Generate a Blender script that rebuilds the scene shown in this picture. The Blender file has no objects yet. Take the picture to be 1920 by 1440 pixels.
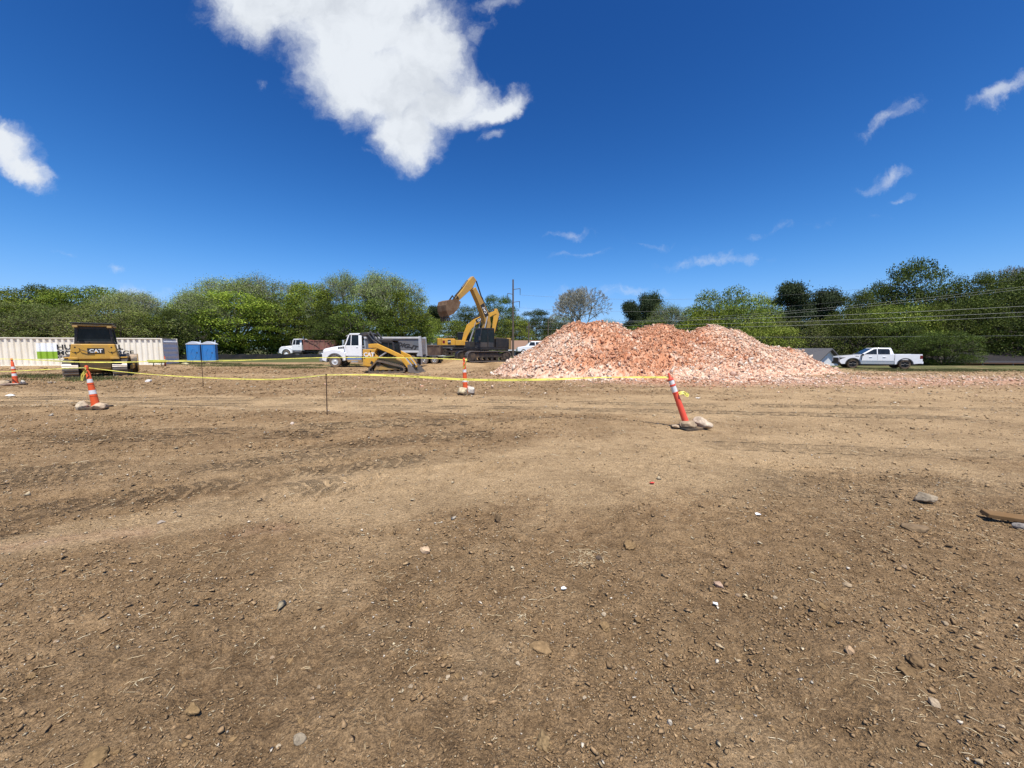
import bpy, bmesh, math, random
import numpy as np
from mathutils import Vector, Matrix, Euler
random.seed(7); RNG = np.random.default_rng(7)
scene = bpy.context.scene
col = scene.collection
R = math.radians

# ------------------------------------------------------------------ camera
EYE = 1.45; FPX = 720.0; PITCH = math.atan((720 - 655) / FPX)
cam_d = bpy.data.cameras.new('camera'); cam_d.sensor_fit = 'HORIZONTAL'; cam_d.sensor_width = 36.0
cam_d.lens = FPX / 1920 * 36.0; cam_d.clip_start = 0.05; cam_d.clip_end = 6000
cam = bpy.data.objects.new('camera', cam_d); col.objects.link(cam)
cam.location = (0, 0, EYE); cam.rotation_euler = (math.pi / 2 - PITCH, 0, 0)
scene.camera = cam
CP, SP = math.cos(PITCH), math.sin(PITCH)
def ray(px, py):
    a = (px - 960) / FPX; b = (720 - py) / FPX
    return np.array([a, CP + b * SP, -SP + b * CP])
def G(px, py, z=0.0):
    d = ray(px, py); t = (z - EYE) / d[2]
    return (d[0] * t, d[1] * t)
def P(px, py, Y):
    d = ray(px, py); t = Y / d[1]
    return (d[0] * t, Y, EYE + d[2] * t)

# ------------------------------------------------------------------ world, sun, exposure
SUN_DIR = Vector((0.09, -0.38, 0.92)).normalized()
SUN_STRENGTH = 4.6; SKY_STRENGTH = 0.085; EXPOSURE = 0.52
scene.view_settings.view_transform = 'Standard'; scene.view_settings.look = 'None'
scene.view_settings.exposure = EXPOSURE; scene.view_settings.gamma = 1.0
scene.view_settings.use_curve_mapping = False
scene.render.engine = 'CYCLES'
scene.cycles.max_bounces = 4; scene.cycles.diffuse_bounces = 3; scene.cycles.glossy_bounces = 2; scene.cycles.transparent_max_bounces = 4
world = bpy.data.worlds.new('World'); scene.world = world; world.use_nodes = True
def build_world():
    nt = world.node_tree; nt.nodes.clear(); N = nt.nodes.new; L = nt.links.new
    out = N('ShaderNodeOutputWorld'); bg = N('ShaderNodeBackground'); bg.inputs[1].default_value = SKY_STRENGTH
    L(bg.outputs[0], out.inputs[0])
    sky = N('ShaderNodeTexSky'); sky.sky_type = 'NISHITA'; sky.sun_disc = False
    sky.sun_elevation = math.asin(SUN_DIR.z); sky.sun_rotation = math.atan2(SUN_DIR.x, SUN_DIR.y)
    sky.air_density = 1.0; sky.dust_density = 0.5; sky.ozone_density = 2.2; sky.altitude = 200
    hsv = N('ShaderNodeHueSaturation'); hsv.inputs['Saturation'].default_value = 1.22; hsv.inputs['Hue'].default_value = 0.505
    L(sky.outputs[0], hsv.inputs['Color'])
    gam = N('ShaderNodeGamma'); gam.inputs[1].default_value = 1.85; L(hsv.outputs[0], gam.inputs[0])   # the phone's contrast, the same over the whole sky
    gain = N('ShaderNodeMix'); gain.data_type = 'RGBA'; gain.blend_type = 'MULTIPLY'; gain.inputs['Factor'].default_value = 1.0
    L(gam.outputs[0], gain.inputs['A']); gain.inputs['B'].default_value = (.46, .57, .44, 1)
    lim = (5.0, 8.0, 22.0); ad = N('ShaderNodeVectorMath'); ad.operation = 'ADD'; ad.inputs[1].default_value = lim; L(gain.outputs['Result'], ad.inputs[0])
    ml = N('ShaderNodeVectorMath'); ml.operation = 'MULTIPLY'; ml.inputs[1].default_value = lim; L(gain.outputs['Result'], ml.inputs[0])
    dv = N('ShaderNodeVectorMath'); dv.operation = 'DIVIDE'; L(ml.outputs[0], dv.inputs[0]); L(ad.outputs[0], dv.inputs[1])
    tc = N('ShaderNodeTexCoord'); sep = N('ShaderNodeSeparateXYZ'); L(tc.outputs['Generated'], sep.inputs[0])
    def math_(op, a, b=None, c=None, clamp=False):
        m = N('ShaderNodeMath'); m.operation = op; m.use_clamp = clamp
        for i, v in enumerate((a, b, c)):
            if v is None: continue
            if isinstance(v, (int, float)): m.inputs[i].default_value = v
            else: L(v, m.inputs[i])
        return m.outputs[0]
    ysafe = math_('MAXIMUM', sep.outputs[1], 0.02)
    u = math_('DIVIDE', sep.outputs[0], ysafe); v = math_('DIVIDE', sep.outputs[2], ysafe)
    comb = N('ShaderNodeCombineXYZ'); L(u, comb.inputs[0]); L(v, comb.inputs[1])
    def noise(vec, scale, detail, rough, dist=0.0, off=0.0):
        n = N('ShaderNodeTexNoise'); n.noise_dimensions = '3D'
        n.inputs['Scale'].default_value = scale; n.inputs['Detail'].default_value = detail
        n.inputs['Roughness'].default_value = rough; n.inputs['Distortion'].default_value = dist
        if off:
            mp = N('ShaderNodeVectorMath'); mp.operation = 'ADD'; mp.inputs[1].default_value = (off, off * .7, off * .3)
            L(vec, mp.inputs[0]); vec = mp.outputs[0]
        L(vec, n.inputs['Vector']); return n
    # domain warp
    w1 = noise(comb.outputs[0], 5.0, 6, 0.62)
    sub = N('ShaderNodeVectorMath'); sub.operation = 'SUBTRACT'; sub.inputs[1].default_value = (.5, .5, .5); L(w1.outputs['Color'], sub.inputs[0])
    scl = N('ShaderNodeVectorMath'); scl.operation = 'SCALE'; scl.inputs['Scale'].default_value = 0.16; L(sub.outputs[0], scl.inputs[0])
    add = N('ShaderNodeVectorMath'); add.operation = 'ADD'; L(comb.outputs[0], add.inputs[0]); L(scl.outputs[0], add.inputs[1])
    flat = N('ShaderNodeVectorMath'); flat.operation = 'MULTIPLY'; flat.inputs[1].default_value = (1, 1, 0); L(add.outputs[0], flat.inputs[0])
    def uv(px, py):
        d = ray(px, py); return d[0] / d[1], d[2] / d[1]
    def blobs(lst, smooth):
        cur = None
        for (px, py, rx, ry, ang, wt) in lst:
            cu, cv = uv(px, py); du = uv(px + rx, py)[0] - cu; dv = uv(px, py - ry)[1] - cv
            mp = N('ShaderNodeMapping'); mp.vector_type = 'TEXTURE'
            mp.inputs['Location'].default_value = (cu, cv, 0); mp.inputs['Rotation'].default_value = (0, 0, R(ang))
            mp.inputs['Scale'].default_value = (du, dv, 1); L(flat.outputs[0], mp.inputs['Vector'])
            ln = N('ShaderNodeVectorMath'); ln.operation = 'LENGTH'; L(mp.outputs[0], ln.inputs[0])
            b = math_('MULTIPLY', math_('SUBTRACT', 1.0, ln.outputs['Value']), wt)
            if cur is None: cur = b
            else: cur = math_('SMOOTH_MAX', cur, b, smooth)
        return cur
    big = blobs([(560, -30, 190, 130, 0, 1), (690, -50, 160, 150, 0, 1), (640, 80, 150, 100, -30, 1), (700, 150, 150, 95, 0, 1), (800, 85, 92, 110, 0, 1),
                 (840, 190, 110, 60, 8, 1), (765, 245, 78, 75, 0, 1), (925, 200, 80, 30, 14, 1), (470, 10, 90, 70, -30, 1),
                 (0, 270, 75, 58, -32, 1), (45, 318, 60, 34, -28, .9), (690, 50, 150, 110, 0, 1), (760, 150, 110, 100, 0, 1)], 0.5)
    wisp = blobs([(70, 345, 60, 30, -35, .5), (1672, 222, 75, 24, 22, .62), (1885, 165, 95, 24, 24, .95), (1668, 320, 62, 20, 14, .7), (1694, 361, 32, 11, 14, .65),
                  (1062, 437, 42, 12, -4, .6), (1340, 496, 120, 13, 0, .55), (218, 498, 26, 14, -10, .75), (112, 466, 22, 9, 0, .5), (925, 258, 34, 26, 40, .5),
                  (1210, 457, 60, 9, 0, .4), (1150, 550, 150, 16, 2, .45), (240, 549, 95, 20, 0, .7), (650, 200, 90, 30, -10, .45), (1010, 585, 90, 14, 0, .5),
                  (710, 290, 50, 16, -15, .4), (930, 15, 60, 22, 10, .6), (900, 60, 40, 40, 10, .5), (490, 170, 20, 14, 40, .4), (1080, 480, 70, 9, 0, .35), (1490, 430, 120, 12, 12, .25)], 0.12)
    nb = noise(flat.outputs[0], 7.5, 12, 0.66)
    nf = noise(flat.outputs[0], 16.0, 8, 0.66, off=3.1)
    dbig = math_('ADD', math_('MULTIPLY', big, 1.5), math_('MULTIPLY', math_('SUBTRACT', nb.outputs[0], 0.55), 1.75))
    dwis = math_('ADD', wisp, math_('MULTIPLY', math_('SUBTRACT', nf.outputs[0], 0.62), 1.7))
    def sstep(x, a, b):
        mr = N('ShaderNodeMapRange'); mr.interpolation_type = 'SMOOTHSTEP'
        mr.inputs[1].default_value = a; mr.inputs[2].default_value = b; L(x, mr.inputs[0]); return mr.outputs[0]
    abig = math_('POWER', sstep(dbig, -.25, 0.8), 1.15); awis = math_('MULTIPLY', sstep(dwis, -.15, 0.9), 0.62)
    alpha = math_('MAXIMUM', abig, awis)
    front = sstep(sep.outputs[1], 0.05, 0.2); alpha = math_('MULTIPLY', alpha, front)
    # body tone: sunlit white with soft grey hollows where the cloud is thick
    nsh = noise(flat.outputs[0], 5.5, 9, 0.6, off=7.7)
    thick = sstep(big, 0.12, 0.55)
    grey = math_('MULTIPLY', thick, sstep(nsh.outputs[0], 0.42, 0.66))
    mixc = N('ShaderNodeMix'); mixc.data_type = 'RGBA'; L(grey, mixc.inputs['Factor'])
    k = 0.74 / SKY_STRENGTH / (2 ** EXPOSURE)
    mixc.inputs['A'].default_value = (1.10 * k, 1.16 * k, 1.24 * k, 1); mixc.inputs['B'].default_value = (.88 * k, .94 * k, 1.03 * k, 1)
    fin = N('ShaderNodeMix'); fin.data_type = 'RGBA'; L(alpha, fin.inputs['Factor'])
    L(dv.outputs[0], fin.inputs['A']); L(mixc.outputs['Result'], fin.inputs['B']); L(fin.outputs['Result'], bg.inputs[0])
build_world()
sun_d = bpy.data.lights.new('sun', 'SUN'); sun_d.energy = SUN_STRENGTH; sun_d.angle = R(0.53); sun_d.color = (1.0, 0.955, 0.88)
sun = bpy.data.objects.new('sun', sun_d); col.objects.link(sun); sun.location = (20, -20, 60)
sun.rotation_euler = SUN_DIR.to_track_quat('Z', 'Y').to_euler()

# ------------------------------------------------------------------ helpers
def hsh(ix, iy, s):
    h = (ix.astype(np.int64) * 374761393 + iy.astype(np.int64) * 668265263 + s * 974634541) & 0x7fffffff
    h = ((h ^ (h >> 13)) * 1274126177) & 0x7fffffff
    h = h ^ (h >> 16)
    return (h & 0xffff) / 65535.0
def vnoise(x, y, s=0):
    x = np.asarray(x, float); y = np.asarray(y, float)
    ix = np.floor(x); iy = np.floor(y); fx = x - ix; fy = y - iy
    fx = fx * fx * (3 - 2 * fx); fy = fy * fy * (3 - 2 * fy)
    a = hsh(ix, iy, s); b = hsh(ix + 1, iy, s); c = hsh(ix, iy + 1, s); d = hsh(ix + 1, iy + 1, s)
    return (a * (1 - fx) + b * fx) * (1 - fy) + (c * (1 - fx) + d * fx) * fy
def fbm(x, y, sc, oct=4, s=0, g=0.5):
    x = np.asarray(x, float); y = np.asarray(y, float); t = np.zeros(np.broadcast(x, y).shape); a = 1.0; n = 0.0; k = 1.0 / sc
    for i in range(oct):
        t = t + a * vnoise(x * k + 17.3 * i, y * k - 9.1 * i, s + i); n += a; a *= g; k *= 2.03
    return t / n
def sst(x, a, b):
    t = np.clip((np.asarray(x, float) - a) / (b - a), 0, 1); return t * t * (3 - 2 * t)

def new_mat(name):
    m = bpy.data.materials.new(name); m.use_nodes = True; nt = m.node_tree
    return m, nt, nt.nodes['Principled BSDF']
def ramp(nt, fac, stops):
    r = nt.nodes.new('ShaderNodeValToRGB'); nt.links.new(fac, r.inputs[0]); e = r.color_ramp.elements
    while len(e) < len(stops): e.new(0.5)
    for i, (p, c) in enumerate(stops): e[i].position = p; e[i].color = (*c, 1)
    return r.outputs[0]
def nz(nt, scale, detail=4, rough=.6, coord='Object'):
    t = nt.nodes.new('ShaderNodeTexCoord'); n = nt.nodes.new('ShaderNodeTexNoise')
    n.inputs['Scale'].default_value = scale; n.inputs['Detail'].default_value = detail; n.inputs['Roughness'].default_value = rough
    nt.links.new(t.outputs[coord], n.inputs['Vector']); return n.outputs[0]
def mixrgb(nt, f, a, b, mode='MIX'):
    m = nt.nodes.new('ShaderNodeMix'); m.data_type = 'RGBA'; m.blend_type = mode
    for s, v in (('Factor', f), ('A', a), ('B', b)):
        if isinstance(v, (int, float)): m.inputs[s].default_value = v
        elif isinstance(v, tuple): m.inputs[s].default_value = (*v, 1)
        else: nt.links.new(v, m.inputs[s])
    return m.outputs['Result']
def bump(nt, b, h, strength, dist):
    n = nt.nodes.new('ShaderNodeBump'); n.inputs['Strength'].default_value = strength; n.inputs['Distance'].default_value = dist
    nt.links.new(h, n.inputs['Height']); nt.links.new(n.outputs[0], b.inputs['Normal']); return n
DUST = (0.24, 0.165, 0.10)
def paint(name, c, rough=.45, metal=0., dirt=.35, scale=2.5, coat=0.):
    """painted or plain surface with patchy dust and slight tone changes"""
    m, nt, b = new_mat(name)
    n1 = nz(nt, scale, 6, .65); n2 = nz(nt, scale * 5, 4, .6)
    var = mixrgb(nt, n2, tuple(x * .86 for x in c), tuple(min(1, x * 1.1) for x in c))
    f = ramp(nt, n1, [(.42, (0, 0, 0)), (.66, (dirt, dirt, dirt))])
    nt.links.new(mixrgb(nt, f, var, DUST), b.inputs['Base Color'])
    b.inputs['Roughness'].default_value = rough; b.inputs['Metallic'].default_value = metal
    b.inputs['Coat Weight'].default_value = coat
    if rough >= .8: b.inputs['Specular IOR Level'].default_value = .08
    return m
def glass_dark(name, c=(.012, .015, .018), rough=.06):
    m, nt, b = new_mat(name)
    n = nz(nt, 3, 3)
    nt.links.new(ramp(nt, n, [(.3, c), (.8, tuple(x * 2.2 + .004 for x in c))]), b.inputs['Base Color'])
    b.inputs['Roughness'].default_value = rough; b.inputs['Specular IOR Level'].default_value = .3
    return m
M = {}
M['cat_yellow'] = paint('cat_yellow', (.60, .33, .035), .45, 0, .38, 2.2)
M['cat_orange'] = paint('cat_orange_yellow', (.66, .345, .03), .42, 0, .35, 2.2)
M['cat_brown'] = paint('cat_shaded_yellow', (.47, .265, .045), .5, 0, .55, 2); M['cat_dull'] = paint('cat_worn_yellow', (.40, .25, .065), .55, 0, .7, 2)  # brown boom yellow: shade of its underside put into the colour, dust besides
M['black'] = paint('black_paint', (.012, .012, .013), .45, 0, .12, 2)
M['rubber'] = paint('tyre_rubber', (.035, .033, .031), .8, 0, .75, 3)
M['rubber_dusty'] = paint('dusty_rubber', (.12, .105, .09), .85, 0, .95, 4)
M['steel_dark'] = paint('dark_steel', (.05, .045, .04), .5, .5, .6, 3)
M['steel_shoe'] = paint('worn_shoe_steel', (.26, .235, .21), .42, .55, .5, 3)
M['chrome'] = paint('polished_metal', (.7, .7, .72), .2, 1., .15, 3)
M['white_truck'] = paint('white_truck_paint', (.8, .8, .79), .35, 0, .12, 1.2, .3)
M['white_car'] = paint('white_car_paint', (.84, .845, .85), .25, 0, .04, 1.2, .6)
M['grey_truck'] = paint('grey_truck_paint', (.14, .15, .16), .4, .2, .25, 1.2)
M['alu'] = paint('grey_aluminium', (.42, .43, .44), .4, .3, .25, 1.5)
M['alu_bright'] = paint('bright_rail', (.62, .62, .6), .4, .2, .25, 1.5)
M['charcoal'] = paint('charcoal_plastic', (.035, .037, .04), .5, 0, .2, 2)
M['rust'] = paint('rust_brown_bed', (.26, .10, .075), .7, 0, .4, 1.4)
M['dark_brown'] = paint('dark_brown_bed', (.07, .042, .03), .7, 0, .4, 1.4)
M['glass'] = glass_dark('tinted_glass')
M['glass_cab'] = glass_dark('cab_glass', (.008, .011, .013), .15); M['glass_cab'].node_tree.nodes['Principled BSDF'].inputs['Specular IOR Level'].default_value = .18
M['red'] = paint('tail_lamp_red', (.16, .008, .01), .2, 0, .05)
M['lamp'] = paint('lamp_lens', (.75, .73, .66), .2, 0, .1)
M['white'] = paint('white_decal', (.82, .82, .8), .5, 0, .1)
M['ink'] = paint('black_lettering', (.016, .016, .016), .55, 0, .05)
M['triangle'] = paint('yellow_decal', (.8, .42, .02), .5, 0, .05)
M['bucket'] = paint('muddy_bucket', (.12, .065, .03), .75, .1, .6, 2)
M['wood_pole'] = paint('weathered_pole', (.12, .095, .075), .85, 0, .1, 1)
M['flare_grey'] = paint('fender_grey', (.17, .175, .18), .5, 0, .3); M['mud'] = paint('caked_mud', (.2, .125, .07), .95, 0, .5, 3)

def link(o, parent=None):
    col.objects.link(o)
    if parent is not None: o.parent = parent
    return o
def tag(o, label=None, cat=None, group=None, kind=None):
    for k, v in (('label', label), ('category', cat), ('group', group), ('kind', kind)):
        if v: o[k] = v
    return o
def thing(name, label, cat, loc=(0, 0, 0), rz=0., group=None, scale=1.0):
    o = bpy.data.objects.new(name, None); o.empty_display_size = .2; link(o)
    o.location = loc; o.rotation_euler = (0, 0, rz); o.scale = (scale,) * 3
    return tag(o, label, cat, group)
def ref(v): return np.array(v, float)

class MB:
    def __init__(s): s.v = []; s.f = []
    def add(s, vs, fs):
        n = len(s.v); s.v += [tuple(map(float, q)) for q in vs]; s.f += [tuple(i + n for i in f) for f in fs]; return s
    def box(s, x0, x1, y0, y1, z0, z1, rot=None, top=1.0, topy=None):
        cx, cy = (x0 + x1) / 2, (y0 + y1) / 2; ty = top if topy is None else topy
        vs = []
        for z, kx, ky in ((z0, 1, 1), (z1, top, ty)):
            for x, y in ((x0, y0), (x1, y0), (x1, y1), (x0, y1)):
                vs.append((cx + (x - cx) * kx, cy + (y - cy) * ky, z))
        if rot is not None:
            c = Vector((cx, cy, (z0 + z1) / 2)); mt = Euler(rot).to_matrix()
            vs = [tuple(mt @ (Vector(q) - c) + c) for q in vs]
        return s.add(vs, [(3, 2, 1, 0), (4, 5, 6, 7), (0, 1, 5, 4), (1, 2, 6, 5), (2, 3, 7, 6), (3, 0, 4, 7)])
    def prism(s, poly, a, b, plane='xz'):
        """poly in the given plane, extruded along the third axis from a to b"""
        n = len(poly)
        area = sum(poly[i][0] * poly[(i + 1) % n][1] - poly[(i + 1) % n][0] * poly[i][1] for i in range(n))
        if area < 0: poly = poly[::-1]
        if plane == 'xz': mk = lambda p, t: (p[0], t, p[1]); fl = True
        elif plane == 'yz': mk = lambda p, t: (t, p[0], p[1]); fl = False
        else: mk = lambda p, t: (p[0], p[1], t); fl = False
        vs = [mk(p, a) for p in poly] + [mk(p, b) for p in poly]
        fs = [tuple(range(n - 1, -1, -1)), tuple(range(n, 2 * n))] + [(i, (i + 1) % n, n + (i + 1) % n, n + i) for i in range(n)]
        if fl: fs = [f[::-1] for f in fs]
        return s.add(vs, fs)
    def cyl(s, p0, p1, r0, r1=None, n=12, cap=True):
        r1 = r0 if r1 is None else r1; p0 = Vector(p0); p1 = Vector(p1); d = (p1 - p0)
        if d.length < 1e-6: return s
        q = d.to_track_quat('Z', 'Y'); vs = []
        for p, r in ((p0, r0), (p1, r1)):
            for i in range(n):
                a = 2 * math.pi * i / n; vs.append(tuple(p + q @ Vector((math.cos(a) * r, math.sin(a) * r, 0))))
        fs = [(i, (i + 1) % n, n + (i + 1) % n, n + i) for i in range(n)]
        if cap: fs += [tuple(range(n - 1, -1, -1)), tuple(range(n, 2 * n))]
        return s.add(vs, fs)
    def tube(s, pts, r, n=6):
        for a, b in zip(pts[:-1], pts[1:]): s.cyl(a, b, r, n=n)
        return s
    def lathe(s, prof, c, axis='y', n=20):
        """prof: list of (along, radius)"""
        vs = []; c = Vector(c); k = len(prof)
        for i in range(n):
            a = 2 * math.pi * i / n; ca, sa = math.cos(a), math.sin(a)
            for (t, r) in prof:
                if axis == 'y': vs.append(tuple(c + Vector((ca * r, t, sa * r))))
                elif axis == 'x': vs.append(tuple(c + Vector((t, ca * r, sa * r))))
                else: vs.append(tuple(c + Vector((ca * r, sa * r, t))))
        fs = []
        for i in range(n):
            j = (i + 1) % n
            for q in range(k - 1): fs.append((i * k + q, i * k + q + 1, j * k + q + 1, j * k + q))
        return s.add(vs, fs)
    def mesh(s, name):
        me = bpy.data.meshes.new(name); me.from_pydata(s.v, [], s.f); me.update()
        bm = bmesh.new(); bm.from_mesh(me); bmesh.ops.recalc_face_normals(bm, faces=bm.faces); bm.to_mesh(me); bm.free()
        return me
    def build(s, name, mat, parent=None, bevel=0., smooth=False, seg=2, loc=None, rot=None):
        me = s.mesh(name); me.materials.append(M[mat] if isinstance(mat, str) else mat)
        o = bpy.data.objects.new(name, me); link(o, parent)
        if loc is not None: o.location = loc
        if rot is not None: o.rotation_euler = rot
        if smooth:
            me.polygons.foreach_set('use_smooth', [True] * len(me.polygons))
            try: me.set_sharp_from_angle(angle=R(38))
            except Exception: pass
        if bevel > 0:
            b = o.modifiers.new('bevel', 'BEVEL'); b.width = bevel; b.segments = seg; b.limit_method = 'ANGLE'; b.angle_limit = R(35)
        return o
def beam(path, depth):
    """outline polygon (x,z) of a bar following path with a depth at every point"""
    up, dn = [], []
    n = len(path)
    for i, (x, z) in enumerate(path):
        a = path[max(0, i - 1)]; b = path[min(n - 1, i + 1)]; dx, dz = b[0] - a[0], b[1] - a[1]; l = math.hypot(dx, dz)
        nx, nzz = -dz / l, dx / l; d = depth[i] / 2
        up.append((x + nx * d, z + nzz * d)); dn.append((x - nx * d, z - nzz * d))
    return up + dn[::-1]
def text(parent, s, loc, rot, size, mat, bold=0., shear=0., name='lettering', align='CENTER', xscale=1., depth=.004):
    cu = bpy.data.curves.new(name, 'FONT'); cu.body = s; cu.size = size; cu.offset = bold; cu.shear = shear
    cu.align_x = align; cu.extrude = depth; cu.resolution_u = 3
    tmp = bpy.data.objects.new('tmp', cu); col.objects.link(tmp)
    me = bpy.data.meshes.new_from_object(tmp); bpy.data.objects.remove(tmp); me.name = name
    me.materials.clear(); me.materials.append(M[mat])
    o = bpy.data.objects.new(name, me); link(o, parent); o.location = loc; o.rotation_euler = rot; o.scale = (xscale, 1, 1)
    return o
def cat_logo(parent, loc, rot, size, plate=None, platemat='ink'):
    """three bold letters with a small triangle under the middle one"""
    q = Euler(rot).to_matrix(); loc = Vector(loc)
    if plate:
        w, h = plate; m = MB().box(-w / 2, w / 2, -h / 2, h / 2, -.01, .004)
        m.build('emblem_plate', platemat, parent, loc=loc, rot=rot)
    text(parent, 'CAT', loc + q @ Vector((0, -size * .35, .012)), rot, size, 'white', bold=size * .035, name='emblem')
    MB().prism([(-.2 * size, -.36 * size), (.2 * size, -.36 * size), (0, -.02 * size)], .017, .022, 'xy').build('emblem_triangle', 'triangle', parent, loc=loc, rot=rot)
def wheel(parent, x, y, z, Rr, W, rim='chrome', side=1, rubber='rubber', hub=.55, deep=.05, spokes=0):
    """side = +1 when the outer face looks to +y"""
    t = W / 2
    prof = [(-t, Rr * hub), (-t, Rr * .93), (-t * .7, Rr), (t * .7, Rr), (t, Rr * .93), (t, Rr * hub)]
    o = MB().lathe(prof, (0, 0, 0), 'y', 28).build('wheel', rubber, parent, smooth=True, loc=(x, y, z))
    m = MB(); s = side
    m.lathe([(s * t * .95, Rr * hub * 1.02), (s * (t - .01), Rr * hub * .92), (s * (t - deep), Rr * hub * .85), (s * (t - deep * 1.2), Rr * hub * .45), (s * (t - deep * .2), Rr * hub * .32), (s * t, Rr * hub * .22), (s * t, 0.001)], (0, 0, 0), 'y', 24)
    for k in range(spokes):
        a = 2 * math.pi * k / spokes; d = Vector((math.cos(a), 0, math.sin(a)))
        m.cyl(d * Rr * .15 + Vector((0, s * (t - .02), 0)), d * Rr * hub * .98 + Vector((0, s * (t - .03), 0)), .035, n=6)
    m.build('rim', rim, o, smooth=True)
    return o
def hull_path(circles, n=40):
    pts = []
    for (x, z, r) in circles:
        for i in range(n):
            a = 2 * math.pi * i / n; pts.append((x + r * math.cos(a), z + r * math.sin(a)))
    pts = sorted(set(pts)); lo, hi = [], []
    def cr(o, a, b): return (a[0] - o[0]) * (b[1] - o[1]) - (a[1] - o[1]) * (b[0] - o[0])
    for p in pts:
        while len(lo) >= 2 and cr(lo[-2], lo[-1], p) <= 0: lo.pop()
        lo.append(p)
    for p in reversed(pts):
        while len(hi) >= 2 and cr(hi[-2], hi[-1], p) <= 0: hi.pop()
        hi.append(p)
    return lo[:-1] + hi[:-1]
def resample(path, pitch):
    path = path + [path[0]]; L = [0]
    for a, b in zip(path[:-1], path[1:]): L.append(L[-1] + math.hypot(b[0] - a[0], b[1] - a[1]))
    n = max(6, round(L[-1] / pitch)); out = []; k = 0
    for i in range(n):
        t = L[-1] * i / n
        while L[k + 1] < t: k += 1
        f = (t - L[k]) / max(1e-9, L[k + 1] - L[k]); a, b = path[k], path[k + 1]
        out.append((a[0] + (b[0] - a[0]) * f, a[1] + (b[1] - a[1]) * f, math.atan2(b[1] - a[1], b[0] - a[0])))
    return out, L[-1] / n
def crawler(parent, circles, yc, width, pitch, shoe='steel_shoe', name='track', rot=0., gro=.05, frame='steel_dark'):
    """one crawler track: chain belt, shoes one by one, rollers and frame"""
    path = hull_path(circles); m = MB()
    inner = hull_path([(x, z, r - .06) for x, z, r in circles])
    n = len(path); w = width * .34
    sm, _ = resample(path, .1); si, _ = resample(inner, .1)
    k = len(sm); si = [si[int(i * len(si) / k)] for i in range(k)]
    vs = []
    for a, b in zip(sm, si): vs += [(a[0], -w, a[1]), (a[0], w, a[1]), (b[0], w, b[1]), (b[0], -w, b[1])]
    fs = []
    for i in range(k):
        j = (i + 1) % k
        for q in range(4): fs.append((4 * i + q, 4 * i + (q + 1) % 4, 4 * j + (q + 1) % 4, 4 * j + q))
    m.add(vs, fs)
    t = m.build(name, 'steel_dark', parent, loc=(0, 0, 0), rot=(0, 0, rot)); t.location = Matrix.Rotation(rot, 3, 'Z') @ Vector((0, yc, 0))
    sh, pt = resample(path, pitch); me = None
    for (x, z, a) in sh:
        if me is None:
            o = MB().box(-pt * .46, pt * .46, -width / 2, width / 2, -.045, 0).box(-.02, .02, -width / 2, width / 2, -gro - .03, -.03).build('track_shoe', shoe, t); me = o.data
        else: o = link(bpy.data.objects.new('track_shoe', me), t)
        o.location = (x, 0, z); o.rotation_euler = (0, -a, 0)
    for (x, z, r) in circles: MB().lathe([(-w * 1.2, .05), (-w * 1.2, r - .07), (w * 1.2, r - .07), (w * 1.2, .05), (w * 1.3, .05), (w * 1.3, .001)], (x, 0, z), 'y', 20).build('idler', frame, t, smooth=True)
    lowx0, lowx1 = min(c[0] for c in circles), max(c[0] for c in circles); zl = min(c[1] - c[2] for c in circles)
    for i in range(6):
        x = lowx0 + (lowx1 - lowx0) * (i + .7) / 6.4; MB().cyl((x, -w * 1.1, zl + .2), (x, w * 1.1, zl + .2), .13, n=12).build('roller', frame, t, smooth=True)
    return t
def mesh_np(name, verts, faces, mat, cols=None, smooth=False, parent=None):
    """numpy arrays -> mesh object; faces (n,3) or (n,4); cols per vertex (n,3)"""
    me = bpy.data.meshes.new(name); verts = np.asarray(verts, np.float32); faces = np.asarray(faces, np.int32)
    nf, k = faces.shape
    me.vertices.add(len(verts)); me.vertices.foreach_set('co', verts.ravel())
    me.loops.add(nf * k); me.loops.foreach_set('vertex_index', faces.ravel())
    me.polygons.add(nf); me.polygons.foreach_set('loop_start', np.arange(0, nf * k, k, dtype=np.int32))
    try: me.polygons.foreach_set('loop_total', np.full(nf, k, np.int32))
    except Exception: pass
    me.update(calc_edges=True); me.validate()
    if cols is not None:
        at = me.color_attributes.new('tint', 'FLOAT_COLOR', 'POINT'); c = np.ones((len(verts), 4), np.float32); c[:, :3] = cols
        at.data.foreach_set('color', c.ravel())
    if smooth: me.polygons.foreach_set('use_smooth', np.ones(nf, bool))
    me.materials.append(M[mat] if isinstance(mat, str) else mat)
    o = bpy.data.objects.new(name, me); link(o, parent); return o
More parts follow.
